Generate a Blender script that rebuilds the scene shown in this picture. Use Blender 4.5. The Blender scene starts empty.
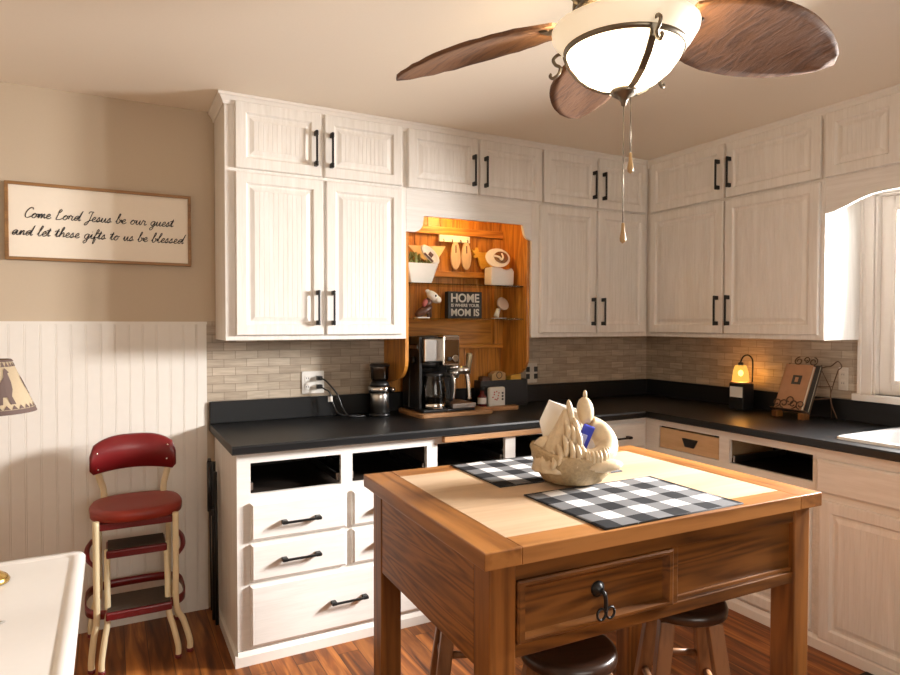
import bpy, bmesh, math, random
from mathutils import Vector, Matrix
random.seed(7)
sc = bpy.context.scene
COL = sc.collection
PI = math.pi

# ------------------------------------------------------------------ materials
MATS = {}
def new_mat(name):
    m = bpy.data.materials.new(name); m.use_nodes = True
    nt = m.node_tree
    return m, nt, nt.nodes['Principled BSDF']

def setp(b, **k):
    names = dict(col='Base Color', rough='Roughness', metal='Metallic', spec='Specular IOR Level', trans='Transmission Weight',
                 coat='Coat Weight', ior='IOR', ecol='Emission Color', estr='Emission Strength', sheen='Sheen Weight')
    for kk, v in k.items():
        if kk in ('col', 'ecol'): v = (*v, 1)
        b.inputs[names[kk]].default_value = v

def plain(name, col, rough=.5, metal=0, bump=0, scale=60, var=.06, **k):
    m, nt, b = new_mat(name); setp(b, col=col, rough=rough, metal=metal, **k)
    N, L = nt.nodes, nt.links
    tc = N.new('ShaderNodeTexCoord'); no = N.new('ShaderNodeTexNoise')
    no.inputs['Scale'].default_value = scale; no.inputs['Detail'].default_value = 3
    L.new(tc.outputs['Object'], no.inputs['Vector'])
    mx = N.new('ShaderNodeMix'); mx.data_type = 'RGBA'
    mx.inputs[6].default_value = (*[c*(1-var) for c in col], 1); mx.inputs[7].default_value = (*[min(1, c*(1+var)) for c in col], 1)
    L.new(no.outputs['Fac'], mx.inputs[0]); L.new(mx.outputs[2], b.inputs['Base Color'])
    if bump:
        bp = N.new('ShaderNodeBump'); bp.inputs['Strength'].default_value = bump; bp.inputs['Distance'].default_value = .004
        L.new(no.outputs['Fac'], bp.inputs['Height']); L.new(bp.outputs['Normal'], b.inputs['Normal'])
    MATS[name] = m; return m

def wood(name, dark, light, axis='x', across=14, along=1.1, rings=16, rough=.45, contrast=1.0, knots=True, bump=.05, **k):
    """streaky wood grain running along one object axis"""
    m, nt, b = new_mat(name); setp(b, rough=rough, **k)
    N, L = nt.nodes, nt.links
    tc = N.new('ShaderNodeTexCoord'); mp = N.new('ShaderNodeMapping')
    s = [across]*3; s['xyz'.index(axis)] = along
    mp.inputs['Scale'].default_value = s
    L.new(tc.outputs['Object'], mp.inputs['Vector'])
    n1 = N.new('ShaderNodeTexNoise'); n1.inputs['Scale'].default_value = .55; n1.inputs['Detail'].default_value = 2; n1.inputs['Distortion'].default_value = .5
    L.new(mp.outputs[0], n1.inputs['Vector'])
    mul = N.new('ShaderNodeMath'); mul.operation = 'MULTIPLY'; mul.inputs[1].default_value = rings
    L.new(n1.outputs['Fac'], mul.inputs[0])
    fr = N.new('ShaderNodeMath'); fr.operation = 'PINGPONG'; fr.inputs[1].default_value = 1.0
    L.new(mul.outputs[0], fr.inputs[0])
    n2 = N.new('ShaderNodeTexNoise'); n2.inputs['Scale'].default_value = 5; n2.inputs['Detail'].default_value = 5
    L.new(mp.outputs[0], n2.inputs['Vector'])
    ad = N.new('ShaderNodeMath'); ad.operation = 'MULTIPLY_ADD'; ad.inputs[1].default_value = .52; 
    L.new(fr.outputs[0], ad.inputs[0])
    m2 = N.new('ShaderNodeMath'); m2.operation = 'MULTIPLY'; m2.inputs[1].default_value = .75
    L.new(n2.outputs['Fac'], m2.inputs[0]); L.new(m2.outputs[0], ad.inputs[2])
    rp = N.new('ShaderNodeValToRGB')
    rp.color_ramp.elements[0].position = .2; rp.color_ramp.elements[0].color = (*dark, 1)
    rp.color_ramp.elements[1].position = .2+.62/contrast; rp.color_ramp.elements[1].color = (*light, 1)
    L.new(ad.outputs[0], rp.inputs[0])
    L.new(rp.outputs[0], b.inputs['Base Color'])
    if bump:
        bp = N.new('ShaderNodeBump'); bp.inputs['Strength'].default_value = bump; bp.inputs['Distance'].default_value = .003
        L.new(ad.outputs[0], bp.inputs['Height']); L.new(bp.outputs['Normal'], b.inputs['Normal'])
    MATS[name] = m; return m

def floor_mat():
    m, nt, b = new_mat('floor_planks'); setp(b, rough=.42, spec=.35)
    N, L = nt.nodes, nt.links
    tc = N.new('ShaderNodeTexCoord'); mp = N.new('ShaderNodeMapping'); mp.inputs['Rotation'].default_value = (0, 0, PI/2)
    L.new(tc.outputs['Object'], mp.inputs['Vector'])
    br = N.new('ShaderNodeTexBrick'); br.inputs['Scale'].default_value = 1; br.inputs['Brick Width'].default_value = 1.15
    br.inputs['Row Height'].default_value = .088; br.inputs['Mortar Size'].default_value = .0012; br.offset = .37
    br.inputs['Color1'].default_value = (.0, .0, .0, 1); br.inputs['Color2'].default_value = (1, 1, 1, 1); br.inputs['Mortar'].default_value = (0, 0, 0, 1)
    L.new(mp.outputs[0], br.inputs['Vector'])
    mp2 = N.new('ShaderNodeMapping'); mp2.inputs['Scale'].default_value = (16, 1.3, 1); L.new(tc.outputs['Object'], mp2.inputs['Vector'])
    va = N.new('ShaderNodeVectorMath'); va.operation = 'ADD'
    sc_ = N.new('ShaderNodeVectorMath'); sc_.operation = 'SCALE'; sc_.inputs['Scale'].default_value = 13.0
    L.new(br.outputs['Color'], sc_.inputs[0]); L.new(mp2.outputs[0], va.inputs[0]); L.new(sc_.outputs[0], va.inputs[1])
    n1 = N.new('ShaderNodeTexNoise'); n1.inputs['Scale'].default_value = 1.2; n1.inputs['Detail'].default_value = 6; n1.inputs['Distortion'].default_value = 1.2
    L.new(va.outputs[0], n1.inputs['Vector'])
    rp = N.new('ShaderNodeValToRGB'); e = rp.color_ramp.elements
    e[0].position = .3; e[0].color = (.055, .014, .003, 1); e[1].position = .70; e[1].color = (.46, .17, .036, 1)
    x = e.new(.5); x.color = (.22, .066, .013, 1)
    L.new(n1.outputs['Fac'], rp.inputs[0])
    mx = N.new('ShaderNodeMix'); mx.data_type = 'RGBA'; mx.blend_type = 'MULTIPLY'; mx.inputs[0].default_value = 1
    mr = N.new('ShaderNodeMapRange'); mr.inputs['To Min'].default_value = .72; mr.inputs['To Max'].default_value = 1.2
    L.new(br.outputs['Color'], mr.inputs['Value'])
    L.new(rp.outputs[0], mx.inputs[6]); L.new(mr.outputs[0], mx.inputs[7])
    mo = N.new('ShaderNodeMix'); mo.data_type = 'RGBA'; mo.inputs[7].default_value = (.03, .01, .004, 1)
    L.new(br.outputs['Fac'], mo.inputs[0]); L.new(mx.outputs[2], mo.inputs[6]); L.new(mo.outputs[2], b.inputs['Base Color'])
    bp = N.new('ShaderNodeBump'); bp.inputs['Strength'].default_value = .12; bp.inputs['Distance'].default_value = .002
    L.new(n1.outputs['Fac'], bp.inputs['Height']); L.new(bp.outputs['Normal'], b.inputs['Normal'])
    return m

def tile_mat(name, plane):
    m, nt, b = new_mat(name); setp(b, rough=.42)
    N, L = nt.nodes, nt.links
    tc = N.new('ShaderNodeTexCoord'); sx = N.new('ShaderNodeSeparateXYZ'); cx = N.new('ShaderNodeCombineXYZ')
    L.new(tc.outputs['Object'], sx.inputs[0]); L.new(sx.outputs['X' if plane == 'xz' else 'Y'], cx.inputs['X']); L.new(sx.outputs['Z'], cx.inputs['Y'])
    br = N.new('ShaderNodeTexBrick'); br.inputs['Scale'].default_value = 1; br.inputs['Brick Width'].default_value = .108
    br.inputs['Row Height'].default_value = .0405; br.inputs['Mortar Size'].default_value = .0016; br.inputs['Mortar Smooth'].default_value = .3
    br.inputs['Color1'].default_value = (.37, .30, .225, 1); br.inputs['Color2'].default_value = (.51, .43, .335, 1); br.inputs['Mortar'].default_value = (.27, .215, .16, 1)
    L.new(cx.outputs[0], br.inputs['Vector'])
    mp = N.new('ShaderNodeMapping'); mp.inputs['Scale'].default_value = (9, 75, 1); L.new(cx.outputs[0], mp.inputs['Vector'])
    no = N.new('ShaderNodeTexNoise'); no.inputs['Scale'].default_value = 1; no.inputs['Detail'].default_value = 4; L.new(mp.outputs[0], no.inputs['Vector'])
    mr = N.new('ShaderNodeMapRange'); mr.inputs['From Min'].default_value = .3; mr.inputs['From Max'].default_value = .7
    mr.inputs['To Min'].default_value = .78; mr.inputs['To Max'].default_value = 1.15
    L.new(no.outputs['Fac'], mr.inputs['Value'])
    mx = N.new('ShaderNodeMix'); mx.data_type = 'RGBA'; mx.blend_type = 'MULTIPLY'; mx.inputs[0].default_value = 1
    L.new(br.outputs['Color'], mx.inputs[6]); L.new(mr.outputs[0], mx.inputs[7]); L.new(mx.outputs[2], b.inputs['Base Color'])
    bp = N.new('ShaderNodeBump'); bp.invert = True; bp.inputs['Strength'].default_value = .5; bp.inputs['Distance'].default_value = .002
    L.new(br.outputs['Fac'], bp.inputs['Height']); L.new(bp.outputs['Normal'], b.inputs['Normal'])
    return m

def check_mat(name, size=.0585):
    """buffalo check: black, grey and white woven squares in the cloth's own XY"""
    m, nt, b = new_mat(name); setp(b, rough=.95, spec=.1)
    N, L = nt.nodes, nt.links
    tc = N.new('ShaderNodeTexCoord'); sx = N.new('ShaderNodeSeparateXYZ'); L.new(tc.outputs['Object'], sx.inputs[0])
    outs = []
    for ax in 'XY':
        d = N.new('ShaderNodeMath'); d.operation = 'DIVIDE'; d.inputs[1].default_value = size*2; L.new(sx.outputs[ax], d.inputs[0])
        f = N.new('ShaderNodeMath'); f.operation = 'FRACT'; L.new(d.outputs[0], f.inputs[0])
        g = N.new('ShaderNodeMath'); g.operation = 'GREATER_THAN'; g.inputs[1].default_value = .5; L.new(f.outputs[0], g.inputs[0]); outs.append(g)
    a = N.new('ShaderNodeMath'); a.operation = 'ADD'; L.new(outs[0].outputs[0], a.inputs[0]); L.new(outs[1].outputs[0], a.inputs[1])
    h = N.new('ShaderNodeMath'); h.operation = 'MULTIPLY'; h.inputs[1].default_value = .5; L.new(a.outputs[0], h.inputs[0])
    rp = N.new('ShaderNodeValToRGB'); rp.color_ramp.interpolation = 'CONSTANT'; e = rp.color_ramp.elements
    e[0].position = 0; e[0].color = (.018, .018, .02, 1); e[1].position = .75; e[1].color = (.60, .59, .575, 1)
    x = e.new(.25); x.color = (.145, .145, .15, 1)
    L.new(h.outputs[0], rp.inputs[0])
    no = N.new('ShaderNodeTexNoise'); no.inputs['Scale'].default_value = 500; L.new(tc.outputs['Object'], no.inputs['Vector'])
    mx = N.new('ShaderNodeMix'); mx.data_type = 'RGBA'; mx.blend_type = 'OVERLAY'; mx.inputs[0].default_value = .12
    L.new(rp.outputs[0], mx.inputs[6]); L.new(no.outputs['Fac'], mx.inputs[7]); L.new(mx.outputs[2], b.inputs['Base Color'])
    return m

def pane_mat(name, tint=(1, 1, 1), gloss=.12):
    m = bpy.data.materials.new(name); m.use_nodes = True
    nt = m.node_tree; N, L = nt.nodes, nt.links; N.remove(N['Principled BSDF'])
    t = N.new('ShaderNodeBsdfTransparent'); t.inputs[0].default_value = (*tint, 1)
    g = N.new('ShaderNodeBsdfGlossy'); g.inputs['Roughness'].default_value = .03
    f = N.new('ShaderNodeFresnel'); f.inputs[0].default_value = 1.45
    s = N.new('ShaderNodeMath'); s.operation = 'MULTIPLY'; s.inputs[1].default_value = gloss*8; s.use_clamp = True
    L.new(f.outputs[0], s.inputs[0])
    mx = N.new('ShaderNodeMixShader'); L.new(s.outputs[0], mx.inputs[0]); L.new(t.outputs[0], mx.inputs[1]); L.new(g.outputs[0], mx.inputs[2])
    L.new(mx.outputs[0], N['Material Output'].inputs[0]); MATS[name] = m; return m

def glow(name, col, strength, base=(.8, .75, .65), scale=6):
    m, nt, b = new_mat(name); setp(b, col=base, rough=.35, ecol=col, estr=strength)
    MATS[name] = m; return m

WALL = plain('taupe_wall_paint', (.52, .425, .315), .75, bump=.03, scale=140, var=.03)
CEIL = plain('warm_ceiling_paint', (.84, .755, .635), .85, bump=.03, scale=120, var=.02)
FLOOR = floor_mat()
CAB = wood('white_washed_cabinet', (.70, .665, .615), (.80, .77, .73), 'z', across=40, along=3, rings=4, rough=.42, bump=.02)
CABH = wood('white_washed_drawer', (.715, .69, .65), (.81, .785, .75), 'x', across=40, along=3, rings=4, rough=.42, bump=.02)
CABY = wood('white_washed_side_drawer', (.70, .665, .615), (.80, .77, .73), 'y', across=40, along=3, rings=4, rough=.42, bump=.02)
TRIMW = plain('cream_trim_paint', (.78, .74, .69), .4, var=.02)
BEAD = plain('white_beadboard_paint', (.76, .725, .67), .5, scale=30, var=.03)
TILE_B = tile_mat('stone_tile_back', 'xz'); TILE_R = tile_mat('stone_tile_right', 'yz')
BLACKC = plain('charcoal_laminate', (.0075, .008, .009), .36, scale=300, var=.4, spec=.35)
BLACKM = plain('black_iron', (.012, .012, .012), .38, metal=.3)
OAK = wood('golden_oak', (.30, .095, .010), (.60, .255, .040), 'z', across=22, along=2.0, rings=14, rough=.4)
OAKH = wood('golden_oak_rail', (.32, .105, .012), (.62, .27, .045), 'x', across=22, along=2.0, rings=14, rough=.4)
PINEX = wood('shaded_pine_long', (.040, .012, .002), (.185, .068, .013), 'x', across=13, along=1.2, rings=20, rough=.38)  # dim light on the island front is put into this darker pine
PINEY = wood('stained_pine_cross', (.08, .022, .0035), (.31, .118, .024), 'y', across=24, along=1.6, rings=20, rough=.38)
PINEZ = wood('stained_pine_leg', (.07, .020, .003), (.26, .098, .021), 'z', across=13, along=1.2, rings=14, rough=.38)
TOPX = wood('table_top_pine_long', (.15, .050, .010), (.38, .165, .048), 'x', across=12, along=1.1, rings=10, rough=.33)
TOPY = wood('table_top_pine_end', (.13, .042, .008), (.35, .145, .038), 'y', across=12, along=1.1, rings=10, rough=.33)
MAPLE = wood('maple_inlay', (.45, .305, .18), (.59, .43, .285), 'x', across=14, along=1.0, rings=5, rough=.35)
STOOLW = wood('worn_stool_wood', (.13, .055, .022), (.27, .125, .05), 'z', across=20, along=2, rings=8, rough=.45)
SEATW = wood('dark_stool_seat', (.025, .012, .008), (.06, .028, .016), 'x', across=20, along=2, rings=8, rough=.3)
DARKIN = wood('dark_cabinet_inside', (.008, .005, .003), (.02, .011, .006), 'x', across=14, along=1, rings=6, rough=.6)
KRAFT = wood('raw_plywood', (.50, .32, .16), (.62, .42, .23), 'y', across=25, along=3, rings=3, rough=.6)
STEEL = plain('brushed_steel', (.56, .54, .51), .28, metal=1, scale=90, var=.06)
CHROME = plain('polished_chrome', (.75, .74, .72), .1, metal=1)
BRONZE = plain('oil_rubbed_bronze', (.085, .065, .045), .35, metal=.8)
PEWTER = plain('antique_pewter', (.20, .165, .12), .35, metal=.8)
BRASS = plain('polished_brass', (.72, .48, .16), .2, metal=1)
REDP = plain('red_enamel', (.15, .008, .010), .3, scale=20, var=.12)
REDS = plain('red_vinyl_seat', (.26, .024, .012), .45, scale=20, var=.1)
CREAMP = plain('cream_enamel', (.78, .66, .42), .35, scale=30, var=.06)
TREAD = plain('ribbed_dark_rubber', (.060, .040, .028), .7, scale=80, var=.2)
WHITEE = plain('white_enamel', (.76, .74, .71), .2, var=.015)
WHITEC = plain('white_ceramic', (.82, .78, .70), .25, var=.03)
SINKM = plain('white_sink_enamel', (.86, .86, .86), .15, var=.01)
PLATEW = plain('white_plastic', (.80, .78, .74), .4, var=.02)
PLATEG = plain('stone_cover_plate', (.64, .59, .52), .45, var=.1)
BLK = plain('black_plastic', (.010, .010, .011), .35)
DGLASS = plain('dark_coffee', (.012, .007, .004), .08)
PANE = pane_mat('window_glass'); SHELFG = pane_mat('shelf_glass', (.86, .95, .90), .14); SMOKE = pane_mat('smoked_clear_plastic', (.45, .40, .36), .16)
CARAFE = pane_mat('carafe_glass', (.55, .52, .50), .2)
SIGNB = plain('sign_cream_board', (.84, .76, .64), .6, var=.02)
FRAMEW = wood('sign_frame_wood', (.16, .075, .025), (.30, .15, .05), 'x', across=30, along=3, rings=5, rough=.5)
INK = plain('black_ink', (.012, .011, .012), .6)
HOMEB = plain('black_painted_block', (.014, .013, .013), .5)
HOMEW = plain('white_sign_lettering', (.75, .72, .66), .6)
HEN = plain('cream_glazed_stoneware', (.62, .49, .32), .35, bump=.35, scale=55, var=.22)
HENB = plain('cream_stoneware_nest', (.43, .31, .17), .45, bump=1.0, scale=95, var=.38)
NAPK = plain('white_paper', (.86, .84, .80), .8, var=.01)
BLUE = plain('blue_wrapper', (.03, .05, .50), .35, scale=40, var=.3)
CHECK = check_mat('buffalo_check_cloth'); CHECKE = plain('dark_hem', (.02, .02, .022), .9)
BLADEM = wood('woven_palm_blade', (.06, .022, .007), (.14, .060, .022), 'y', across=60, along=6, rings=6, rough=.75, bump=.3)
BOWLG = glow('lit_alabaster_bowl', (1.0, .82, .56), 4.6)
RIMG = glow('lit_alabaster_rim', (1.0, .80, .52), .45)
def amber(name):
    m = bpy.data.materials.new(name); m.use_nodes = True; nt = m.node_tree; N, L = nt.nodes, nt.links; N.remove(N['Principled BSDF'])
    t = N.new('ShaderNodeBsdfTransparent'); t.inputs[0].default_value = (1, .70, .28, 1)
    e = N.new('ShaderNodeEmission'); e.inputs[0].default_value = (1, .50, .10, 1); e.inputs[1].default_value = 1.3
    x = N.new('ShaderNodeMixShader'); x.inputs[0].default_value = .6
    L.new(t.outputs[0], x.inputs[1]); L.new(e.outputs[0], x.inputs[2]); L.new(x.outputs[0], N['Material Output'].inputs[0]); return m
WARMBULB = amber('lit_amber_glass')
BULB = glow('lit_bulb', (1.0, .75, .35), 9)
PUCKL = glow('lit_puck_lens', (1.0, .62, .22), 10)
CARDB = plain('brown_paper_packet', (.55, .36, .17), .7)
DRED = plain('dark_red_syrup', (.10, .008, .008), .15)
GREEN = plain('faded_green_leaf', (.20, .22, .06), .6, var=.3)
YELLOWW = wood('yellow_pine_cutout', (.70, .36, .03), (.85, .50, .07), 'x', across=20, along=3, rings=3)
TANW = wood('tan_birch', (.66, .44, .24), (.78, .56, .34), 'z', across=25, along=3, rings=3)
BUNT = plain('pale_yellow_cloth', (.80, .66, .35), .8)
BROWN = plain('brown_figurine', (.10, .04, .022), .4, var=.3)
PINK = plain('faded_red_ribbon', (.40, .10, .08), .6)
BOARDW = wood('walnut_board', (.20, .085, .03), (.42, .22, .095), 'x', across=22, along=2, rings=6)
SHADEF = plain('linen_shade', (.36, .28, .18), .85, scale=200, bump=.1)
SHADEB = plain('brown_shade_trim', (.085, .05, .04), .8)
BOOKT = plain('tan_book_cover', (.42, .22, .115), .6, scale=25, var=.15)
BOOKD = plain('dark_book_cover', (.03, .028, .026), .5)
PAGES = plain('book_pages', (.62, .52, .36), .8)
WIRE = plain('rusted_wire', (.11, .06, .035), .5, metal=.5)
RUGM = plain('black_rug_wool', (.014, .013, .013), .95)
RUGW = plain('white_rug_wool', (.72, .68, .60), .95)

# ------------------------------------------------------------------ mesh builder
class MB:
    def __init__(s): s.bm = bmesh.new()
    def face(s, vs, smooth=False, mi=0):
        try:
            f = s.bm.faces.new(vs); f.smooth = smooth; f.material_index = mi; return f
        except ValueError: return None
    def box(s, x0, x1, y0, y1, z0, z1, M=None, mi=0):
        c = [Vector(p) for p in ((x0,y0,z0),(x1,y0,z0),(x1,y1,z0),(x0,y1,z0),(x0,y0,z1),(x1,y0,z1),(x1,y1,z1),(x0,y1,z1))]
        if M: c = [M @ p for p in c]
        v = [s.bm.verts.new(p) for p in c]
        for f in ((3,2,1,0),(4,5,6,7),(0,1,5,4),(1,2,6,5),(2,3,7,6),(3,0,4,7)): s.face([v[i] for i in f], mi=mi)
        return s
    def prism(s, pts, d0, d1, axis='y', M=None, smooth=False, mi=0):
        """polygon pts (a,b) in the plane across axis, extruded from d0 to d1"""
        def P(a, b, d):
            p = {'x': (d, a, b), 'y': (a, d, b), 'z': (a, b, d)}[axis]; p = Vector(p)
            return M @ p if M else p
        A = [s.bm.verts.new(P(a, b, d0)) for a, b in pts]; B = [s.bm.verts.new(P(a, b, d1)) for a, b in pts]
        n = len(pts)
        s.face(A, mi=mi); s.face(B[::-1], mi=mi)
        for i in range(n): s.face([A[i], B[i], B[(i+1) % n], A[(i+1) % n]], smooth, mi)
        return s
    def tube(s, pts, r, n=8, cap=True, closed=False, smooth=True, flat=1.0, mi=0):
        pts = [Vector(p) for p in pts]; m = len(pts)
        rs = r if isinstance(r, (list, tuple)) else [r]*m
        rings = []; prev = None
        for i, p in enumerate(pts):
            a = pts[(i-1) % m] if (closed or i > 0) else p
            b = pts[(i+1) % m] if (closed or i < m-1) else p
            t = (b-a)
            if t.length < 1e-9: t = Vector((0, 0, 1))
            t.normalize()
            if prev is None:
                ref = Vector((0, 0, 1)) if abs(t.z) < .9 else Vector((1, 0, 0)); u = t.cross(ref).normalized()
            else:
                u = prev - t*prev.dot(t)
                if u.length < 1e-6: u = t.orthogonal()
                u.normalize()
            prev = u; w = t.cross(u)
            rings.append([s.bm.verts.new(p + (u*math.cos(2*PI*k/n) + w*math.sin(2*PI*k/n)*flat)*rs[i]) for k in range(n)])
        for i in range(m if closed else m-1):
            A, B = rings[i], rings[(i+1) % m]
            for k in range(n): s.face([A[k], A[(k+1) % n], B[(k+1) % n], B[k]], smooth, mi)
        if cap and not closed: s.face(rings[0][::-1], mi=mi); s.face(rings[-1], mi=mi)
        return s
    def lathe(s, prof, c=(0, 0, 0), n=32, M=None, smooth=True, sx=1, sy=1, cap=True, mi=0, a0=0, a1=2*PI):
        c = Vector(c); rings = []
        full = abs(a1-a0-2*PI) < 1e-6
        for r, z in prof:
            row = []
            for k in range(n if full else n+1):
                a = a0 + (a1-a0)*k/n
                p = Vector((r*math.cos(a)*sx, r*math.sin(a)*sy, z))
                if M: p = M @ p
                row.append(s.bm.verts.new(p + c))
            rings.append(row)
        m = len(rings[0])
        for i in range(len(rings)-1):
            for k in range(m if full else m-1):
                s.face([rings[i][k], rings[i][(k+1) % m], rings[i+1][(k+1) % m], rings[i+1][k]], smooth, mi)
        if cap and full:
            if prof[0][0] > 1e-6: s.face(rings[0][::-1], mi=mi)
            if prof[-1][0] > 1e-6: s.face(rings[-1], mi=mi)
        return s
    def ell(s, c, rx, ry, rz, n=20, M=None, mi=0):
        prof = [(max(1e-4, math.sin(PI*i/(n//2))), -math.cos(PI*i/(n//2))) for i in range(n//2+1)]
        S = Matrix.Diagonal((rx, ry, rz, 1)); T = (M @ S) if M else S
        return s.lathe(prof, c, n, M=T, cap=False, mi=mi)

def mesh_from(name, mb, mats, root=None):
    bm = mb.bm
    bmesh.ops.remove_doubles(bm, verts=bm.verts, dist=1e-5)
    bmesh.ops.recalc_face_normals(bm, faces=bm.faces)
    me = bpy.data.meshes.new(name); bm.to_mesh(me); bm.free()
    for m in (mats if isinstance(mats, (list, tuple)) else [mats]): me.materials.append(m)
    return me

def bev(o, w, seg=2):
    m = o.modifiers.new('edge', 'BEVEL'); m.width = w; m.segments = seg; m.limit_method = 'ANGLE'; m.angle_limit = math.radians(40)

ROOT = {}
def root_of(o):
    while o.parent: o = o.parent
    return o
def thing(name, label, cat, loc=(0, 0, 0), rotz=0, group=None):
    o = bpy.data.objects.new(name, None); COL.objects.link(o); o.empty_display_size = .05
    o.location = loc; o.rotation_euler = (0, 0, rotz)
    o['label'] = label; o['category'] = cat
    if group: o['group'] = group
    ROOT[o.name] = Matrix.Translation(loc) @ Matrix.Rotation(rotz, 4, 'Z')
    return o
def part(name, mb, mat, parent, bevel=0, local=False, label=None, seg=2):
    if not local:
        mb.bm.transform(ROOT[root_of(parent).name].inverted())
    o = bpy.data.objects.new(name, mesh_from(name, mb, mat)); COL.objects.link(o); o.parent = parent
    if bevel: bev(o, bevel, seg)
    if label: o['label'] = label
    return o
def solo(name, mb, mat, label, cat, loc=(0, 0, 0), rotz=0, group=None, bevel=0, local=False, seg=2):
    if not local:
        mb.bm.transform((Matrix.Translation(loc) @ Matrix.Rotation(rotz, 4, 'Z')).inverted())
    o = bpy.data.objects.new(name, mesh_from(name, mb, mat)); COL.objects.link(o)
    o.location = loc; o.rotation_euler = (0, 0, rotz); o['label'] = label; o['category'] = cat
    if group: o['group'] = group
    if bevel: bev(o, bevel, seg)
    ROOT[o.name] = Matrix.Translation(loc) @ Matrix.Rotation(rotz, 4, 'Z')
    return o
def struct(name, mb, mat, bevel=0, parent=None):
    o = bpy.data.objects.new(name, mesh_from(name, mb, mat)); COL.objects.link(o)
    o['kind'] = 'structure'
    if parent: o.parent = parent
    if bevel: bev(o, bevel)
    ROOT[o.name] = Matrix.Identity(4)
    return o

def smooth_path(pts, k=6, closed=False):
    P = [Vector(p) for p in pts]; n = len(P); out = []
    for i in range(n if closed else n-1):
        p0 = P[(i-1) % n] if (closed or i > 0) else P[i]; p1 = P[i]; p2 = P[(i+1) % n]
        p3 = P[(i+2) % n] if (closed or i < n-2) else p2
        for j in range(k):
            t = j/k
            out.append(.5*((2*p1)+(p2-p0)*t+(2*p0-5*p1+4*p2-p3)*t*t+(3*p1-p0-3*p2+p3)*t**3))
    if not closed: out.append(P[-1])
    return out

# ------------------------------------------------------------------ the room
H = 2.4077
XL, YF = -5.0, -5.0
WY0, WY1, WZ0, WZ1 = -2.66, -1.50, 1.045, 2.02        # window opening in the right wall
struct('floor', MB().box(XL-.1, .1, YF-.1, .1, -.1, 0), FLOOR)
struct('ceiling', MB().box(XL-.1, .1, YF-.1, .1, H, H+.1), CEIL)
struct('wall_back', MB().box(XL-.1, .1, 0, .1, 0, H), WALL)
w = MB().box(0, .1, YF, WY0, 0, H).box(0, .1, WY1, 0, 0, H).box(0, .1, WY0, WY1, 0, WZ0).box(0, .1, WY0, WY1, WZ1, H)
struct('wall_right', w, WALL)
struct('wall_left', MB().box(XL-.1, XL, YF, 0, 0, H), WALL)
FX0, FX1, FZ0, FZ1 = -3.4, -1.6, .95, 2.05              # unseen window opening added behind the camera for fill light
w = MB().box(XL, FX0, YF-.1, YF, 0, H).box(FX1, 0, YF-.1, YF, 0, H).box(FX0, FX1, YF-.1, YF, 0, FZ0).box(FX0, FX1, YF-.1, YF, FZ1, H)
struct('wall_front', w, WALL)

# bead board wainscot left of the cabinets
pts = []; x = XL
while x < -2.893:
    pts += [(x, -.010), (x+.0485, -.010), (x+.0498, -.0082), (x+.0511, -.010), (x+.0549, -.010), (x+.0562, -.0082)]
    x += .0575
pts = [p for p in pts if p[0] < -2.888] + [(-2.888, -.010), (-2.888, 0), (XL, 0)]
struct('trim_1', MB().prism(pts, 0, 1.385, 'z').box(XL, -2.886, -.013, 0, 1.385, 1.398), BEAD)
# stone tile splashback
struct('trim_2', MB().box(-2.888, 0, -.006, 0, 1.0, 1.40), TILE_B)
struct('trim_3', MB().box(-.006, 0, -1.436, -.006, 1.0, 1.40), TILE_R)

# window over the sink
def win(n, trim, frame, pane, axis):
    f = struct('window_%d' % n, trim, TRIMW, bevel=.003)
    fr = bpy.data.objects.new('window_sash', mesh_from('window_sash', frame, TRIMW)); COL.objects.link(fr); fr.parent = f; bev(fr, .003)
    g = bpy.data.objects.new('window_pane', mesh_from('window_pane', pane, PANE)); COL.objects.link(g); g.parent = f
    return f
t = MB()
cw = .065
for y0, y1 in ((WY1, WY1+cw), (WY0-cw, WY0)):
    t.box(-.014, 0, y0, y1, 1.012, WZ1+cw)
    t.box(-.022, -.014, y1-.018 if y0 == WY1 else y0, y1 if y0 == WY1 else y0+.018, 1.012, WZ1+cw)
t.box(-.018, 0, WY0-cw, WY1+cw, WZ1, WZ1+cw)
t.box(-.045, .1, WY0-cw-.012, WY1+cw+.012, 1.012, WZ0)                   # stool
t.box(0, .1, WY1-.012, WY1, WZ0, WZ1).box(0, .1, WY0, WY0+.012, WZ0, WZ1).box(0, .1, WY0, WY1, WZ1-.012, WZ1)
fr = MB(); ym = (WY0+WY1)/2
for a, b in ((WY0+.012, ym), (ym, WY1-.012)):
    for d, e, th in ((0.030, .065, .058), (.022, .045, .018)):
        q = .0 if th > .02 else .056
        A, B, Z0, Z1 = a+q, b-q, WZ0+q, WZ1-.012-q
        fr.box(d, e, A, A+th, Z0, Z1).box(d, e, B-th, B, Z0, Z1).box(d, e, A+th, B-th, Z0, Z0+th).box(d, e, A+th, B-th, Z1-th, Z1)
win(1, t, fr, MB().box(.046, .049, WY0+.04, WY1-.04, WZ0+.03, WZ1-.04), 'x')
t = MB()
t.box(FX0-.07, FX0, YF, YF+.015, FZ0-.07, FZ1+.07).box(FX1, FX1+.07, YF, YF+.015, FZ0-.07, FZ1+.07)
t.box(FX0, FX1, YF, YF+.015, FZ0-.07, FZ0).box(FX0, FX1, YF, YF+.015, FZ1, FZ1+.07)
fr = MB(); xm = (FX0+FX1)/2
for a, b in ((FX0, xm), (xm, FX1)):
    fr.box(a, a+.04, YF-.07, YF-.03, FZ0, FZ1).box(b-.04, b, YF-.07, YF-.03, FZ0, FZ1).box(a+.04, b-.04, YF-.07, YF-.03, FZ0, FZ0+.04).box(a+.04, b-.04, YF-.07, YF-.03, FZ1-.04, FZ1)
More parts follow.
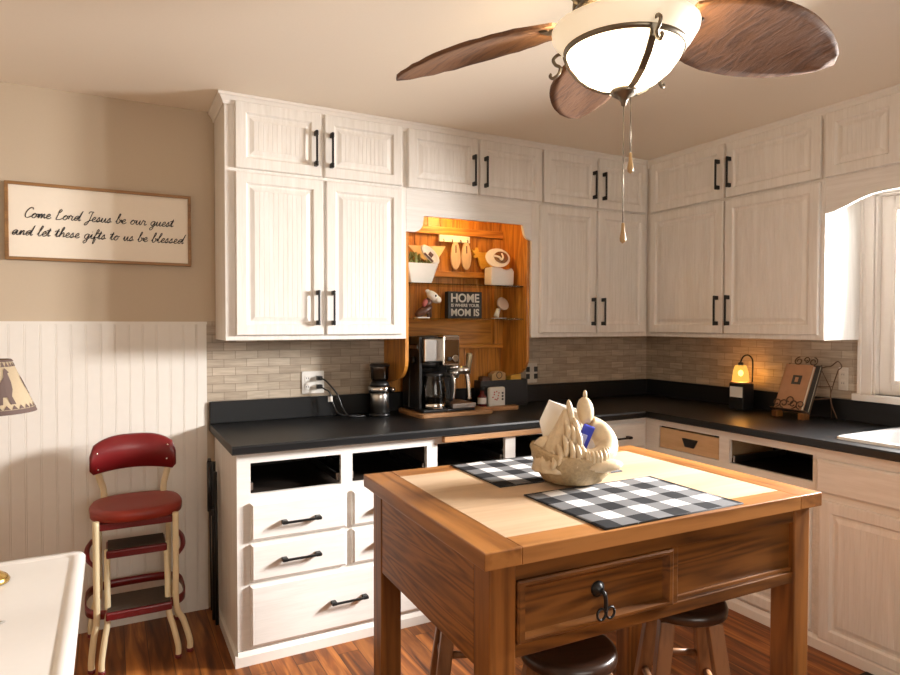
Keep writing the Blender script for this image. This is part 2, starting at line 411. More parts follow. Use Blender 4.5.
win(2, t, fr, MB().box(FX0+.03, FX1-.03, YF-.052, YF-.048, FZ0+.03, FZ1-.03), 'y')  # added window, out of view, gives the fill lamp an opening

# ------------------------------------------------------------------ cabinet pieces
def frame_for(wall):
    """local (u right, v up, w out of the wall) -> world for doors on the back or the right wall"""
    if wall == 'back':
        return lambda u, v, w: Vector((u, -w, v))
    return lambda u, v, w: Vector((-w, u, v))

def door(parent, wall, u0, u1, v0, v1, w0, handle=None, mat=None, hz=None, frame=.052):
    """raised-panel door with a beaded field; w0 = distance of its back from the wall; handle = 'l'/'r' side"""
    F = frame_for(wall); th = .020
    bm = MB()
    loops = []
    for ins, w in ((0, 0), (0, th-.004), (.004, th), (frame-.006, th), (frame+.002, th-.009), (frame+.012, th-.009), (frame+.030, th-.003), (frame+.030, th-.012)):
        a, b, c, d = u0+ins, u1-ins, v0+ins, v1-ins
        loops.append([bm.bm.verts.new(F(p, q, w0+w)) for p, q in ((a, c), (b, c), (b, d), (a, d))])
    bm.face(loops[0])
    for A, B in zip(loops, loops[1:]):
        for k in range(4): bm.face([A[k], A[(k+1) % 4], B[(k+1) % 4], B[k]])
    bm.face(loops[-1])
    d = part('door', bm, mat or CAB, parent)
    # beaded panel
    i = frame+.0302; a, b = u0+i, u1-i; n = max(3, round((b-a)/.0215)); st = (b-a)/n
    pr = [(a, th-.0115)]
    for k in range(n):
        x0 = a+k*st
        pr += [(x0+.0001, th-.003)] if k == 0 else []
        pr += [(x0+st-.0030, th-.003), (x0+st-.0015, th-.0045), (x0+st-.0002, th-.003)] if k < n-1 else [(x0+st-.0001, th-.003)]
    pr.append((b, th-.0115))
    pm = MB(); lo = [pm.bm.verts.new(F(x, v0+i, w0+w)) for x, w in pr]; hi = [pm.bm.verts.new(F(x, v1-i, w0+w)) for x, w in pr]
    for k in range(len(pr)-1): pm.face([lo[k], lo[k+1], hi[k+1], hi[k]])
    pm.face(lo[::-1]); pm.face(hi)
    part('panel', pm, mat or CAB, d)
    if handle:
        left = (handle == 'l')
        u = (u0+.030) if left else (u1-.030)
        c = hz if hz is not None else (v0+v1)/2
        hm = MB(); L = .165
        def bx(ua, ub, va, vb, wa, wb):
            p, q = F(ua, va, wa), F(ub, vb, wb)
            hm.box(min(p.x, q.x), max(p.x, q.x), min(p.y, q.y), max(p.y, q.y), min(p.z, q.z), max(p.z, q.z))
        wf = w0+th
        bx(u-.005, u+.005, c-L/2, c+L/2, wf+.024, wf+.033)
        for s in (-1, 1):
            cc = c+s*(L/2-.012)
            bx(u-.0075, u+.0075, cc-.011, cc+.011, wf, wf+.030)
        part('handle', hm, BLACKM, d, bevel=.0025, label='black bar handle')
    return d

def drawer(parent, wall, u0, u1, v0, v1, w0, hu=None, hv=None, mat=None, L=.165, handle=True):
    F = frame_for(wall); th = .020; bm = MB(); loops = []
    for ins, w in ((0, 0), (0, th-.006), (.009, th)):
        a, b, c, d = u0+ins, u1-ins, v0+ins, v1-ins
        loops.append([bm.bm.verts.new(F(p, q, w0+w)) for p, q in ((a, c), (b, c), (b, d), (a, d))])
    bm.face(loops[0])
    for A, B in zip(loops, loops[1:]):
        for k in range(4): bm.face([A[k], A[(k+1) % 4], B[(k+1) % 4], B[k]])
    bm.face(loops[-1])
    d = part('drawer_front', bm, mat or CABH, parent)
    if handle:
        hu = hu if hu is not None else (u0+u1)/2; hv = hv if hv is not None else (v0+v1)/2
        hm = MB()
        def bx(ua, ub, va, vb, wa, wb):
            p, q = F(ua, va, wa), F(ub, vb, wb)
            hm.box(min(p.x, q.x), max(p.x, q.x), min(p.y, q.y), max(p.y, q.y), min(p.z, q.z), max(p.z, q.z))
        wf = w0+th
        bx(hu-L/2, hu+L/2, hv-.005, hv+.005, wf+.024, wf+.033)
        for s in (-1, 1):
            cc = hu+s*(L/2-.012); bx(cc-.011, cc+.011, hv-.0075, hv+.0075, wf, wf+.030)
        part('handle', hm, BLACKM, d, bevel=.0025, label='black bar handle')
    return d

DU = .311          # depth of the wall cabinets
ZB, ZS = 1.313, 2.0722
DW = DU+.001
# --- tall wall cabinet at the left
c = thing('wall_cabinet', 'white four-door wall cabinet nearest the framed cream sign, left of the oak niche', 'cabinet', (-2.4, -.15, ZB), group='white wall cabinets')
part('body', MB().box(-2.846, -1.969, -DU, -.008, ZB, H-.001), CAB, c, bevel=.002)
door(c, 'back', -2.803, -2.412, 2.082, 2.377, DW, 'r', hz=2.206)
door(c, 'back', -2.396, -1.998, 2.082, 2.377, DW, 'l', hz=2.206)
door(c, 'back', -2.803, -2.404, 1.336, 2.066, DW, 'r', hz=1.464)
door(c, 'back', -2.390, -1.998, 1.336, 2.066, DW, 'l', hz=1.464)
# --- bridge cabinet with the notched arch over the niche
c = thing('wall_cabinet', 'short white two-door wall cabinet above the lit oak niche, notched arch below', 'cabinet', (-1.55, -.15, ZS), group='white wall cabinets')
part('body', MB().box(-1.968, -1.132, -DU, -.008, ZS, H-.001), CAB, c, bevel=.002)
def arc(cx, cz, r, a0, a1, n=7): return [(cx+r*math.cos(math.radians(a0+(a1-a0)*k/n)), cz+r*math.sin(math.radians(a0+(a1-a0)*k/n))) for k in range(n+1)]
poly = [(-1.968, ZS-.0005), (-1.968, 1.858), (-1.922, 1.858)] + arc(-1.928, 1.914, .056, -82, -20, 5) + [(-1.868, 1.944), (-1.256, 1.944)] + arc(-1.192, 1.914, .056, 200, 255, 5) + [(-1.197, 1.858), (-1.197, ZS-.0005)]
part('arched_valance', MB().prism(poly, -DU, -DU+.02, 'y'), CABH, c)
door(c, 'back', -1.970+.006, -1.558, 2.079, 2.375, DW, 'r', hz=2.20)
door(c, 'back', -1.545, -1.140, 2.079, 2.375, DW, 'l', hz=2.20)
# --- wall cabinet right of the niche
c = thing('wall_cabinet', 'white four-door wall cabinet between the oak niche and the room corner', 'cabinet', (-.75, -.15, ZB), group='white wall cabinets')
part('body', MB().box(-1.1965, -DU-.001, -DU, -.008, ZB, ZS).box(-1.131, -DU-.001, -DU, -.008, ZS, H-.001), CAB, c, bevel=.002)
door(c, 'back', -1.124, -.737, 2.078, 2.375, DW, 'r', hz=2.207)
door(c, 'back', -.722, -.342, 2.078, 2.375, DW, 'l', hz=2.207)
door(c, 'back', -1.146, -.741, 1.337, 2.064, DW, 'r', hz=1.462)
door(c, 'back', -.725, -.342, 1.337, 2.064, DW, 'l', hz=1.462)
# --- wall cabinet on the right wall
c = thing('wall_cabinet', 'white four-door wall cabinet above the glowing candle lamp, beside the window', 'cabinet', (-.15, -.7, ZB), group='white wall cabinets')
part('body', MB().box(-DU, -.008, -1.4444, -.008, ZB, H-.001), CAB, c, bevel=.002)
door(c, 'right', -.889, -.350, 2.078, 2.375, DW, 'l', hz=2.21)
door(c, 'right', -1.428, -.902, 2.078, 2.375, DW, 'r', hz=2.21)
door(c, 'right', -.887, -.350, 1.337, 2.064, DW, 'l', hz=1.464)
door(c, 'right', -1.424, -.900, 1.337, 2.064, DW, 'r', hz=1.464)
# --- cabinet and valance over the window
c = thing('wall_cabinet', 'short white wall cabinet over the window, wavy valance hanging below it', 'cabinet', (-.15, -2.1, ZS), group='white wall cabinets')
part('body', MB().box(-DU, -.008, -2.76, -1.4450, ZS, H-.001), CAB, c, bevel=.002)
def og(y): return [(y, 1.912), (y-.035, 1.917), (y-.085, 1.933), (y-.135, 1.952), (y-.19, 1.968), (y-.25, 1.974)]
lft = og(-1.452); rgt = [(-1.452-2.753-y, z) for y, z in og(-1.452)][::-1]
poly = [(-1.4452, ZS-.0005), (-1.4452, 1.912)] + lft + rgt + [(-2.76, 1.912), (-2.76, ZS-.0005)]
part('wavy_valance', MB().prism(poly, -DU, -DU+.02, 'x'), CABY, c)
door(c, 'right', -1.775, -1.442-.006, 2.078, 2.375, DW, None)
door(c, 'right', -2.105, -1.788, 2.078, 2.375, DW, None)
door(c, 'right', -2.432, -2.118, 2.078, 2.375, DW, None)
door(c, 'right', -2.75, -2.445, 2.078, 2.375, DW, None)

# crown moulding along the cabinet tops
def crown(pts2, name):
    prof = [(0, -.048), (.004, -.048), (.008, -.034), (.020, -.016), (.026, -.012), (.026, -.001), (0, -.001)]
    m = MB(); rows = []
    for (x, y, nx, ny) in pts2:
        rows.append([m.bm.verts.new((x+nx*o, y+ny*o, H+z)) for o, z in prof])
    for A, B in zip(rows, rows[1:]):
        for k in range(len(prof)): m.face([A[k], A[(k+1) % len(prof)], B[(k+1) % len(prof)], B[k]])
    m.face(rows[0]); m.face(rows[-1][::-1])
    struct(name, m, TRIMW)
e = .001
crown([(-2.846-e, -.001, -1, 0), (-2.846-e, -DU-e, -1, -1), (-DU-e, -DU-e, -1, -1), (-DU-e, -2.76, -1, 0)], 'trim_4')

# ------------------------------------------------------------------ oak niche
n = thing('display_niche', 'open golden oak display niche with glass shelves, lit from above', 'niche', (-1.57, -.15, 1.0))
def side_poly():
    return [(-.002, 2.035), (-.289, 2.035), (-.289, 1.20)] + [(-.289+.13*(1-math.cos(a)), 1.20-.105*math.sin(a)) for a in [PI/2*k/6 for k in range(1, 7)]] + [(-.002, 1.06)]
part('side_panel', MB().prism([(y-.008, z) for y, z in side_poly()], -1.967, -1.949, 'x'), OAK, n)
part('side_panel', MB().prism([(y-.008, z) for y, z in side_poly()], -1.2165, -1.1985, 'x'), OAK, n)
b = MB()
x = -1.948
while x < -1.22:
    b.box(x, min(x+.079, -1.217), -.022, -.0075, 1.011, 2.035); x += .0805
b.box(-1.948, -1.217, -.0165, -.0072, 1.012, 2.034)
part('back_panel', b, OAK, n, bevel=.002)
part('rail', MB().box(-1.948, -1.217, -.050, -.0225, 1.897, 1.940), OAKH, n, bevel=.003)
part('rail', MB().box(-1.948, -1.217, -.050, -.0225, 1.655, 1.690), OAKH, n, bevel=.003)
part('rail', MB().box(-1.948, -1.217, -.050, -.0225, 1.246, 1.268), OAKH, n, bevel=.003)
part('rail', MB().box(-1.948, -1.29, -.032, -.0225, 1.2685, 1.412), OAKH, n, bevel=.003)
part('stile', MB().box(-1.275, -1.218, -.0495, -.0225, 1.6905, 1.8915), OAK, n, bevel=.003)
part('stile', MB().box(-1.275, -1.218, -.0495, -.0225, 1.2685, 1.6545), OAK, n, bevel=.003)
part('glass_shelf', MB().box(-1.948, -1.217, -.265, -.051, 1.598, 1.604), SHELFG, n)
part('glass_shelf', MB().box(-1.948, -1.217, -.265, -.051, 1.413, 1.419), SHELFG, n)
part('top_board', MB().box(-1.948, -1.217, -.288, -.0225, 2.036, 2.050), OAKH, n)
p_ = thing('puck_light', 'small round lamp under the top board of the oak niche', 'lamp', (-1.60, -.20, 2.018))
part('housing', MB().lathe([(.032, .016), (.032, .004), (.028, .002)], n=24), STEEL, p_, local=True)
part('lens', MB().lathe([(.026, .0015), (.026, -.002), (.001, -.005)], n=24), PUCKL, p_, local=True)

# things in the niche ------------------------------------------------
def lettered(text, size, x, z, y, parent, mat, width=None, off=.0):
    cu = bpy.data.curves.new('lettering', 'FONT'); cu.body = text; cu.size = size; cu.extrude = .0008; cu.offset = off; cu.align_x = 'CENTER'
    ob = bpy.data.objects.new('lettering', cu); COL.objects.link(ob)
    dg = bpy.context.evaluated_depsgraph_get(); me = bpy.data.meshes.new_from_object(ob.evaluated_get(dg))
    bpy.data.objects.remove(ob)
    xs = [v.co.x for v in me.vertices]; w0 = max(xs)-min(xs); cx = (max(xs)+min(xs))/2
    k = (width/w0) if width else 1
    M0 = Matrix.Translation((x, y, z)) @ Matrix.Rotation(PI/2, 4, 'X') @ Matrix.Diagonal((k, 1, 1, 1)) @ Matrix.Translation((-cx, 0, 0))
    me.transform(ROOT[root_of(parent).name].inverted() @ M0)
    me.materials.append(mat)
    o = bpy.data.objects.new('lettering', me); COL.objects.link(o); o.parent = parent; return o
hs = thing('block_sign', 'black wooden block sign with white HOME lettering on the lower glass shelf', 'sign', (-1.539, -.14, 1.4195))
part('block', MB().box(-1.648, -1.430, -.160, -.120, 1.4195, 1.569), HOMEB, hs, bevel=.002)
lettered('HOME', .066, -1.539, 1.511, -.1612, hs, HOMEW, .180, .0016)
lettered('IS WHERE YOUR', .024, -1.539, 1.484, -.1612, hs, HOMEW, .180, .0005)
lettered('MOM IS', .055, -1.539, 1.434, -.1612, hs, HOMEW, .180, .0014)

pk = thing('hook_plank', 'short cream painted plank with little hooks, hung high inside the oak niche', 'plank', (-1.552, -.051, 1.86))
part('board', MB().box(-1.655, -1.455, -.066, -.0505, 1.855, 1.893), WHITEC, pk, bevel=.002)
for x in (-1.63, -1.575, -1.52, -1.475):
    part('hook', MB().tube([(x, -.066, 1.869), (x, -.076, 1.867), (x, -.078, 1.859), (x, -.074, 1.856)], .0022, 6), BRONZE, pk)
for k, (x, lab) in enumerate(((-1.548, 'oval tan wooden sole shape hanging in the niche, left of the pair'), (-1.477, 'oval tan wooden sole shape hanging in the niche, next to the yellow cutout'))):
    b = thing('wooden_sole', lab, 'ornament', (x, -.055, 1.70), group='pair of wooden soles in the niche')
    sh = []
    for i in range(28):
        a = 2*PI*i/28; z = 1.781+.081*math.sin(a)
        sh.append((x+(.0315-.004*math.sin(a))*math.cos(a)*(1 if abs(math.sin(a)) < .8 else .96), z))
    part('board', MB().prism(sh, -.066, -.053, 'y'), TANW, b, bevel=.003)
    part('slit', MB().box(x-.003, x+.003, -.0675, -.066, 1.795, 1.838), BROWN, b)
# yellow animal cutout
b = thing('animal_cutout', 'yellow wooden antlered animal cutout hanging in the niche beside the soles', 'ornament', (-1.38, -.056, 1.71))
mo = [(-1.440, 1.822), (-1.433, 1.800), (-1.425, 1.795), (-1.420, 1.789), (-1.432, 1.782), (-1.424, 1.772), (-1.405, 1.775), (-1.398, 1.768), (-1.388, 1.735), (-1.376, 1.708), (-1.362, 1.708), (-1.352, 1.722), (-1.330, 1.722), (-1.322, 1.735), (-1.316, 1.708), (-1.302, 1.708), (-1.300, 1.760), (-1.304, 1.803), (-1.325, 1.810), (-1.375, 1.806), (-1.395, 1.808), (-1.402, 1.832), (-1.412, 1.834), (-1.418, 1.815), (-1.430, 1.812)]
part('board', MB().prism(mo, -.068, -.0555, 'y'), YELLOWW, b, bevel=.002)
# pale bunting triangle
solo('cloth_pennant', MB().prism([(-1.845, 1.822), (-1.612, 1.828), (-1.672, 1.735), (-1.70, 1.728), (-1.78, 1.76)], -.062, -.053, 'y'), BUNT, 'pale yellow pennant pinned to the niche back, behind the white planter', 'pennant', (-1.72, -.056, 1.75))
# planter with greenery
pl = thing('planter', 'white flared ceramic planter with faded greenery on the upper glass shelf', 'planter', (-1.832, -.155, 1.6045))
m = MB()
loops = []
for (hx, hy, z) in ((.070, .045, 1.6045), (.108, .062, 1.712), (.102, .056, 1.712), (.080, .044, 1.63)):
    loops.append([m.bm.verts.new((-1.832+sx*hx*q, -.155+sy*hy*r, z)) for sx, sy, q, r in ((-1,-1,1,.6),(-1,-1,.8,1),(1,-1,.8,1),(1,-1,1,.6),(1,1,1,.6),(1,1,.8,1),(-1,1,.8,1),(-1,1,1,.6))])
m.face(loops[0])
for A, B in zip(loops, loops[1:]):
    for k in range(8): m.face([A[k], A[(k+1) % 8], B[(k+1) % 8], B[k]])
m.face(loops[-1])
part('pot', m, WHITEC, pl, bevel=.004)
m = MB()
for k in range(46):
    x = -1.90+.13*random.random(); y = -.155+random.uniform(-.035, .035); z = 1.70+.06*random.random()*(1 if x < -1.83 else .35)
    M = Matrix.Rotation(random.uniform(0, 6.28), 4, 'Z') @ Matrix.Rotation(random.uniform(-1.1, 1.1), 4, 'X')
    m.ell((x, y, z), .011, .004, .024, 8, M)
part('foliage', m, GREEN, pl)
# tilted oval plaque in the planter
b = thing('oval_plaque', 'cream oval plaque with dark patches, leaning tilted in the white planter', 'ornament', (-1.735, -.150, 1.735))
T = Matrix.Translation((-1.760, -.165, 1.765)) @ Matrix.Rotation(math.radians(40), 4, 'Y') @ Matrix.Rotation(math.radians(78), 4, 'X')
part('plate', MB().lathe([(.066, -.006), (.070, 0), (.064, .006), (.050, .002), (.001, .002)], n=30, sx=1, sy=.52).bm and (lambda q: (q.bm.transform(T), q)[1])(MB().lathe([(.001, -.008), (.060, -.008), (.070, 0), (.064, .006), (.050, .002), (.001, .002)], n=30, sx=1, sy=.5, cap=False)), WHITEC, b)
def tf(mb, M): mb.bm.transform(M); return mb
part('patch', tf(MB().box(-.012, .016, -.012, .012, .002, .006), T), BROWN, b, bevel=.002)
part('patch', tf(MB().box(-.035, .035, -.031, -.018, .004, .008), T), BROWN, b, bevel=.002)
# canister and round lid plate
b = thing('canister', 'square white ceramic canister at the right end of the upper glass shelf', 'canister', (-1.318, -.17, 1.6045))
part('body', MB().prism([(-1.392, 1.6045), (-1.250, 1.6045), (-1.242, 1.620), (-1.240, 1.690), (-1.254, 1.710), (-1.290, 1.697), (-1.325, 1.708), (-1.394, 1.712), (-1.396, 1.62)], -.205, -.125, 'y'), WHITEC, b, bevel=.008, seg=3)
b = thing('round_plate', 'round glossy plate with brown centre leaning above the white canister', 'plate', (-1.335, -.165, 1.722))
T = Matrix.Translation((-1.338, -.178, 1.764)) @ Matrix.Rotation(math.radians(-14), 4, 'Y') @ Matrix.Rotation(math.radians(62), 4, 'X')
part('rim', tf(MB().lathe([(.001, -.008), (.055, -.008), (.076, 0), (.079, .005), (.074, .006), (.052, -.002), (.001, -.002)], n=36, cap=False, sy=.8), T), WHITEC, b)
part('centre', tf(MB().ell((.026, .0, .001), .046, .040, .010, 16), T), plain('bronze_glaze', (.30, .16, .07), .2, metal=.6), b)
part('figure', tf(MB().tube(smooth_path([(-.02, .02, .006), (.005, .0, .012), (.012, -.02, .012), (.03, -.005, .012), (.035, .018, .008)], 5), .006, 8), T), WHITEC, b)
# cow figurine
b = thing('cow_figurine', 'brown figurine with a white head and red ribbon on the lower glass shelf', 'figurine', (-1.785, -.165, 1.4195))
part('base', MB().box(-1.845, -1.775, -.19, -.14, 1.4195, 1.4255), WHITEC, b)
m = MB().ell((-1.800, -.165, 1.460), .058, .026, .024, 16, Matrix.Rotation(math.radians(-28), 4, 'Y'))
for x, z in ((-1.838, 1.448), (-1.822, 1.455), (-1.775, 1.468), (-1.762, 1.470)): m.tube([(x, -.165, z), (x+.004, -.165, 1.424)], [.010, .007], 8)
part('body', m, BROWN, b)
T = Matrix.Rotation(math.radians(38), 4, 'Y')
m = MB().ell((-1.748, -.178, 1.535), .046, .026, .026, 16, T); m.ell((-1.727, -.195, 1.520), .021, .014, .018, 12, T); m.ell((-1.783, -.178, 1.566), .015, .007, .010, 10)
part('head', m, WHITEC, b)
part('ribbon', MB().ell((-1.800, -.180, 1.502), .016, .012, .024, 10, Matrix.Rotation(.4, 4, 'Y')), PINK, b)
part('neck', MB().tube([(-1.790, -.165, 1.480), (-1.765, -.170, 1.520)], [.022, .020], 10), BROWN, b)
part('eye', MB().ell((-1.745, -.203, 1.540), .006, .004, .006, 8), BLK, b)
# tilted mug
b = thing('mug', 'pale stoneware mug tipped towards the room on the lower glass shelf', 'mug', (-1.30, -.17, 1.4195))
T = Matrix.Translation((-1.302, -.178, 1.504)) @ Matrix.Rotation(math.radians(14), 4, 'Y') @ Matrix.Rotation(math.radians(66), 4, 'X')
part('disc', tf(MB().lathe([(.001, -.02), (.026, -.02), (.038, -.004), (.040, .004), (.036, .007), (.001, .005)], n=28, cap=False), T), plain('pink_stoneware', (.62, .46, .36), .5), b)
part('stem', MB().tube([(-1.338, -.165, 1.430), (-1.322, -.165, 1.475)], [.016, .012], 12), WHITEC, b)
part('foot', MB().box(-1.352, -1.285, -.192, -.138, 1.4195, 1.4235), WHITEC, b)

# ------------------------------------------------------------------ base cabinets
ZT = .903; ZU = .868; FB = .625
def base_box(c, x0, x1, y0, y1, open_side, bottom=.06):
    """hollow cabinet shell; open_side 'y-' or 'x-' is the room side"""
    t = .018; m = MB()
    if open_side == 'y-':
        part('side_panel', MB().box(x0, x0+t, y0, y1, 0.0, ZU-.0005), CAB, c); part('side_panel', MB().box(x1-t, x1, y0, y1, 0, ZU-.0005), CAB, c)
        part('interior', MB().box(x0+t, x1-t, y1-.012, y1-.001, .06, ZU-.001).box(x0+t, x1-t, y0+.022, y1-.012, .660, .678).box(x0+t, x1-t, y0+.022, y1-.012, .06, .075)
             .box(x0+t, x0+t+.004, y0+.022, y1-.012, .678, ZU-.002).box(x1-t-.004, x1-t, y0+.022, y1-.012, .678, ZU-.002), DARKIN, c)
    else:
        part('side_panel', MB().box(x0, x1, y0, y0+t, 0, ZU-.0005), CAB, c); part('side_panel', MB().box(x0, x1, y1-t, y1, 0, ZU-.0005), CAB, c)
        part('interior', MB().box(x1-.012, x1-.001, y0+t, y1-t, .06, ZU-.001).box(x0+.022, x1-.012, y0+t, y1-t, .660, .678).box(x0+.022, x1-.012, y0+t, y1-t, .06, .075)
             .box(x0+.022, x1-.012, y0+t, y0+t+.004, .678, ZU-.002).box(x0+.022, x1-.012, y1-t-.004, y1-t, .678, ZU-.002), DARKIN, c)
def face(c, wall, u0, u1, openings, v0=.058, v1=ZU-.0005, w=FB):
    """face frame sheet with rectangular openings, 2 cm thick"""
    F = frame_for(wall); m = MB()
    us = sorted({u0, u1, *[o[0] for o in openings], *[o[1] for o in openings]}); vs = sorted({v0, v1, *[o[2] for o in openings], *[o[3] for o in openings]})
    for a, b in zip(us, us[1:]):
        for d, e_ in zip(vs, vs[1:]):
            cu, cv = (a+b)/2, (d+e_)/2
            if any(o[0] < cu < o[1] and o[2] < cv < o[3] for o in openings): continue
            p, q = F(a, d, w-.02), F(b, e_, w)
            m.box(min(p.x, q.x), max(p.x, q.x), min(p.y, q.y), max(p.y, q.y), d, e_)
    bm = m.bm; bmesh.ops.remove_doubles(bm, verts=bm.verts, dist=1e-5)
    dead = {}
    for f in bm.faces: dead.setdefault(tuple(sorted(v.index for v in f.verts)), []).append(f)
    bm.verts.index_update(); dead = {}
    for f in bm.faces: dead.setdefault(tuple(sorted(v.index for v in f.verts)), []).append(f)
    bmesh.ops.delete(bm, geom=[f for g in dead.values() if len(g) > 1 for f in g], context='FACES_ONLY')
    return part('face_frame', m, CABH if wall == 'back' else CABY, c)
def slides(c, wall, u0, u1, v, w=FB):
    F = frame_for(wall)
    for u, s in ((u0, 1), (u1, -1)):
        p, q = F(u+s*.004, v, w-.42), F(u+s*.014, v+.030, w-.024)
        part('drawer_slide', MB().box(min(p.x, q.x), max(p.x, q.x), min(p.y, q.y), max(p.y, q.y), v, v+.030), STEEL, c, label='bare metal drawer slide')
def plinth(c, wall, u0, u1, end=False):
    if wall == 'back':
        m = MB().prism([(-FB, .0), (-FB-.016, 0), (-FB-.016, .040), (-FB-.004, .057), (-FB, .057)], u0, u1, 'x')
        if end: m.box(u0-.012, u0, -FB-.016, -.012, 0, .045)
    else:
        m = MB().prism([(-FB, .0), (-FB-.016, 0), (-FB-.016, .040), (-FB-.004, .057), (-FB, .057)], u0, u1, 'y')
    part('plinth', m, TRIMW, c)

c = thing('base_cabinet', 'white drawer cabinet at the left end of the counter, two empty drawer openings', 'cabinet', (-2.42, -.3, 0), group='white base cabinets')
base_box(c, -2.854, -1.978, -FB+.02, -.008, 'y-')
face(c, 'back', -2.854, -1.978, [(-2.800, -2.418, .694, .822), (-2.366, -2.003, .694, .822)])
slides(c, 'back', -2.800, -2.418, .706); slides(c, 'back', -2.366, -2.003, .706)
DB = FB+.0005
drawer(c, 'back', -2.803, -2.398, .507, .660, DB, hu=-2.600, hv=.573)
drawer(c, 'back', -2.803, -2.398, .340, .492, DB, hu=-2.600, hv=.418)
drawer(c, 'back', -2.372, -2.000, .507, .660, DB, hu=-2.186, hv=.573)
drawer(c, 'back', -2.372, -2.000, .340, .492, DB, hu=-2.186, hv=.418)
drawer(c, 'back', -2.806, -2.000, .073, .323, DB, hu=-2.392, hv=.193)
plinth(c, 'back', -2.854, -1.978, True)
c = thing('base_cabinet', 'white base cabinet behind the island, run-out board and small drawer by the corner', 'cabinet', (-1.3, -.3, 0), group='white base cabinets')
base_box(c, -1.977, -FB-.001, -FB+.02, -.008, 'y-')
face(c, 'back', -1.977, -FB-.001, [(-1.949, -1.571, .698, .826), (-1.511, -1.130, .698, .826)])
slides(c, 'back', -1.949, -1.571, .706); slides(c, 'back', -1.511, -1.130, .706)
drawer(c, 'back', -1.072, -.652, .703, .838, DB, hu=-.856, hv=.765)
for a, b, s in ((-1.949, -1.575, 'r'), (-1.511, -1.125, 'l'), (-1.085, -.680, 'r')): door(c, 'back', a, b, .073, .660, DB, s, hz=.55)
plinth(c, 'back', -1.977, -FB-.001)
solo('pull_out_board', MB().box(-1.927, -1.358, -FB-.030, -FB-.0005, .834, .862), BOARDW, 'thin wooden pull-out board tucked under the black counter edge', 'board', (-1.64, -FB-.015, .833), bevel=.003)

c = thing('base_cabinet', 'white base cabinet right of the corner, plywood drawer and one empty opening', 'cabinet', (-.3, -1.1, 0), group='white base cabinets')
base_box(c, -FB+.02, -.008, -1.612, -FB, 'x-')
face(c, 'right', -1.612, -FB, [(-1.117, -.722, .709, .830), (-1.598, -1.176, .709, .826)])
slides(c, 'right', -1.598, -1.176, .712)
dr = part('drawer', MB().box(-FB+.004, -FB+.020, -1.112, -.727, .712, .820).box(-FB+.02, -.20, -1.112, -1.100, .712, .800).box(-FB+.02, -.20, -.739, -.727, .712, .800).box(-FB+.02, -.20, -1.1, -.739, .712, .720), KRAFT, c, label='bare plywood drawer without its front')
part('pull', MB().prism([(-.885, .786), (-.985, .786), (-.960, .742), (-.905, .742)], -FB-.006, -FB+.004, 'x'), BLACKM, dr, bevel=.002)
door(c, 'right', -1.137, -.690, .073, .660, DB, None); door(c, 'right', -1.600, -1.155, .073, .660, DB, None)
plinth(c, 'right', -1.612, -FB-.017)
c = thing('base_cabinet', 'white sink base cabinet under the white sink, plain false front over beaded door', 'cabinet', (-.3, -2.1, 0), group='white base cabinets')
base_box(c, -FB+.02, -.008, -2.75, -1.613, 'x-')
# the sink bowl drops through the shelf space: keep the interior low
face(c, 'right', -2.75, -1.613, [])
drawer(c, 'right', -2.105, -1.623, .676, .818, DB, mat=CABY, handle=False); drawer(c, 'right', -2.60, -2.118, .676, .818, DB, mat=CABY, handle=False)
door(c, 'right', -2.105, -1.640, .052, .645, DB, 'l', hz=.30); door(c, 'right', -2.60, -2.118, .052, .645, DB, 'r', hz=.30)
plinth(c, 'right', -2.75, -1.613)
for o in list(c.children):
    if o.name.startswith('interior'): bpy.data.objects.remove(o)

# ------------------------------------------------------------------ worktop
w = thing('countertop', 'black L-shaped laminate countertop with a low upstand along both walls', 'countertop', (-1.0, -.4, ZU))
def edge_prof(sgn=1):
    return None
DC = .672
m = MB()
prof = [(-.0065, ZU), (-DC+.006, ZU), (-DC+.001, ZU+.005), (-DC, ZU+.028), (-DC+.003, ZU+.036), (-DC+.011, ZT), (-.0065, ZT)]
# back run, mitred at the corner
A = [m.bm.verts.new((-2.878, d, z)) for d, z in prof]; B = [m.bm.verts.new((d, d, z)) for d, z in prof]
for k in range(len(prof)): m.face([A[k], A[(k+1) % len(prof)], B[(k+1) % len(prof)], B[k]])
m.face(A)
SY0, SY1, SX0, SX1 = -2.44, -1.70, -.545, -.075
def xat(y): return [m.bm.verts.new((d, y, z)) for d, z in prof]
Cc = xat(SY1+.0)
for k in range(len(prof)): m.face([B[k], B[(k+1) % len(prof)], Cc[(k+1) % len(prof)], Cc[k]])
m.face(Cc[::-1])
pf = [(SX0, ZU)] + prof[1:6] + [(SX0, ZT)]
D0 = [m.bm.verts.new((d, SY1, z)) for d, z in pf]; D1 = [m.bm.verts.new((d, SY0, z)) for d, z in pf]
for k in range(len(pf)): m.face([D0[k], D0[(k+1) % len(pf)], D1[(k+1) % len(pf)], D1[k]])
m.face(D0); m.face(D1[::-1])
m.box(SX1, -.0065, SY0, SY1, ZU, ZT)
E0 = xat(SY0); E1 = xat(-2.76)
for k in range(len(prof)): m.face([E0[k], E0[(k+1) % len(prof)], E1[(k+1) % len(prof)], E1[k]])
m.face(E0); m.face(E1[::-1])
top = part('worktop', m, BLACKC, w)
part('upstand', MB().box(-2.878, -.0265, -.0265, -.0065, ZT, 1.0105).box(-.0265, -.0065, -2.76, -.0265, ZT, 1.0105), BLACKC, w, bevel=.004)

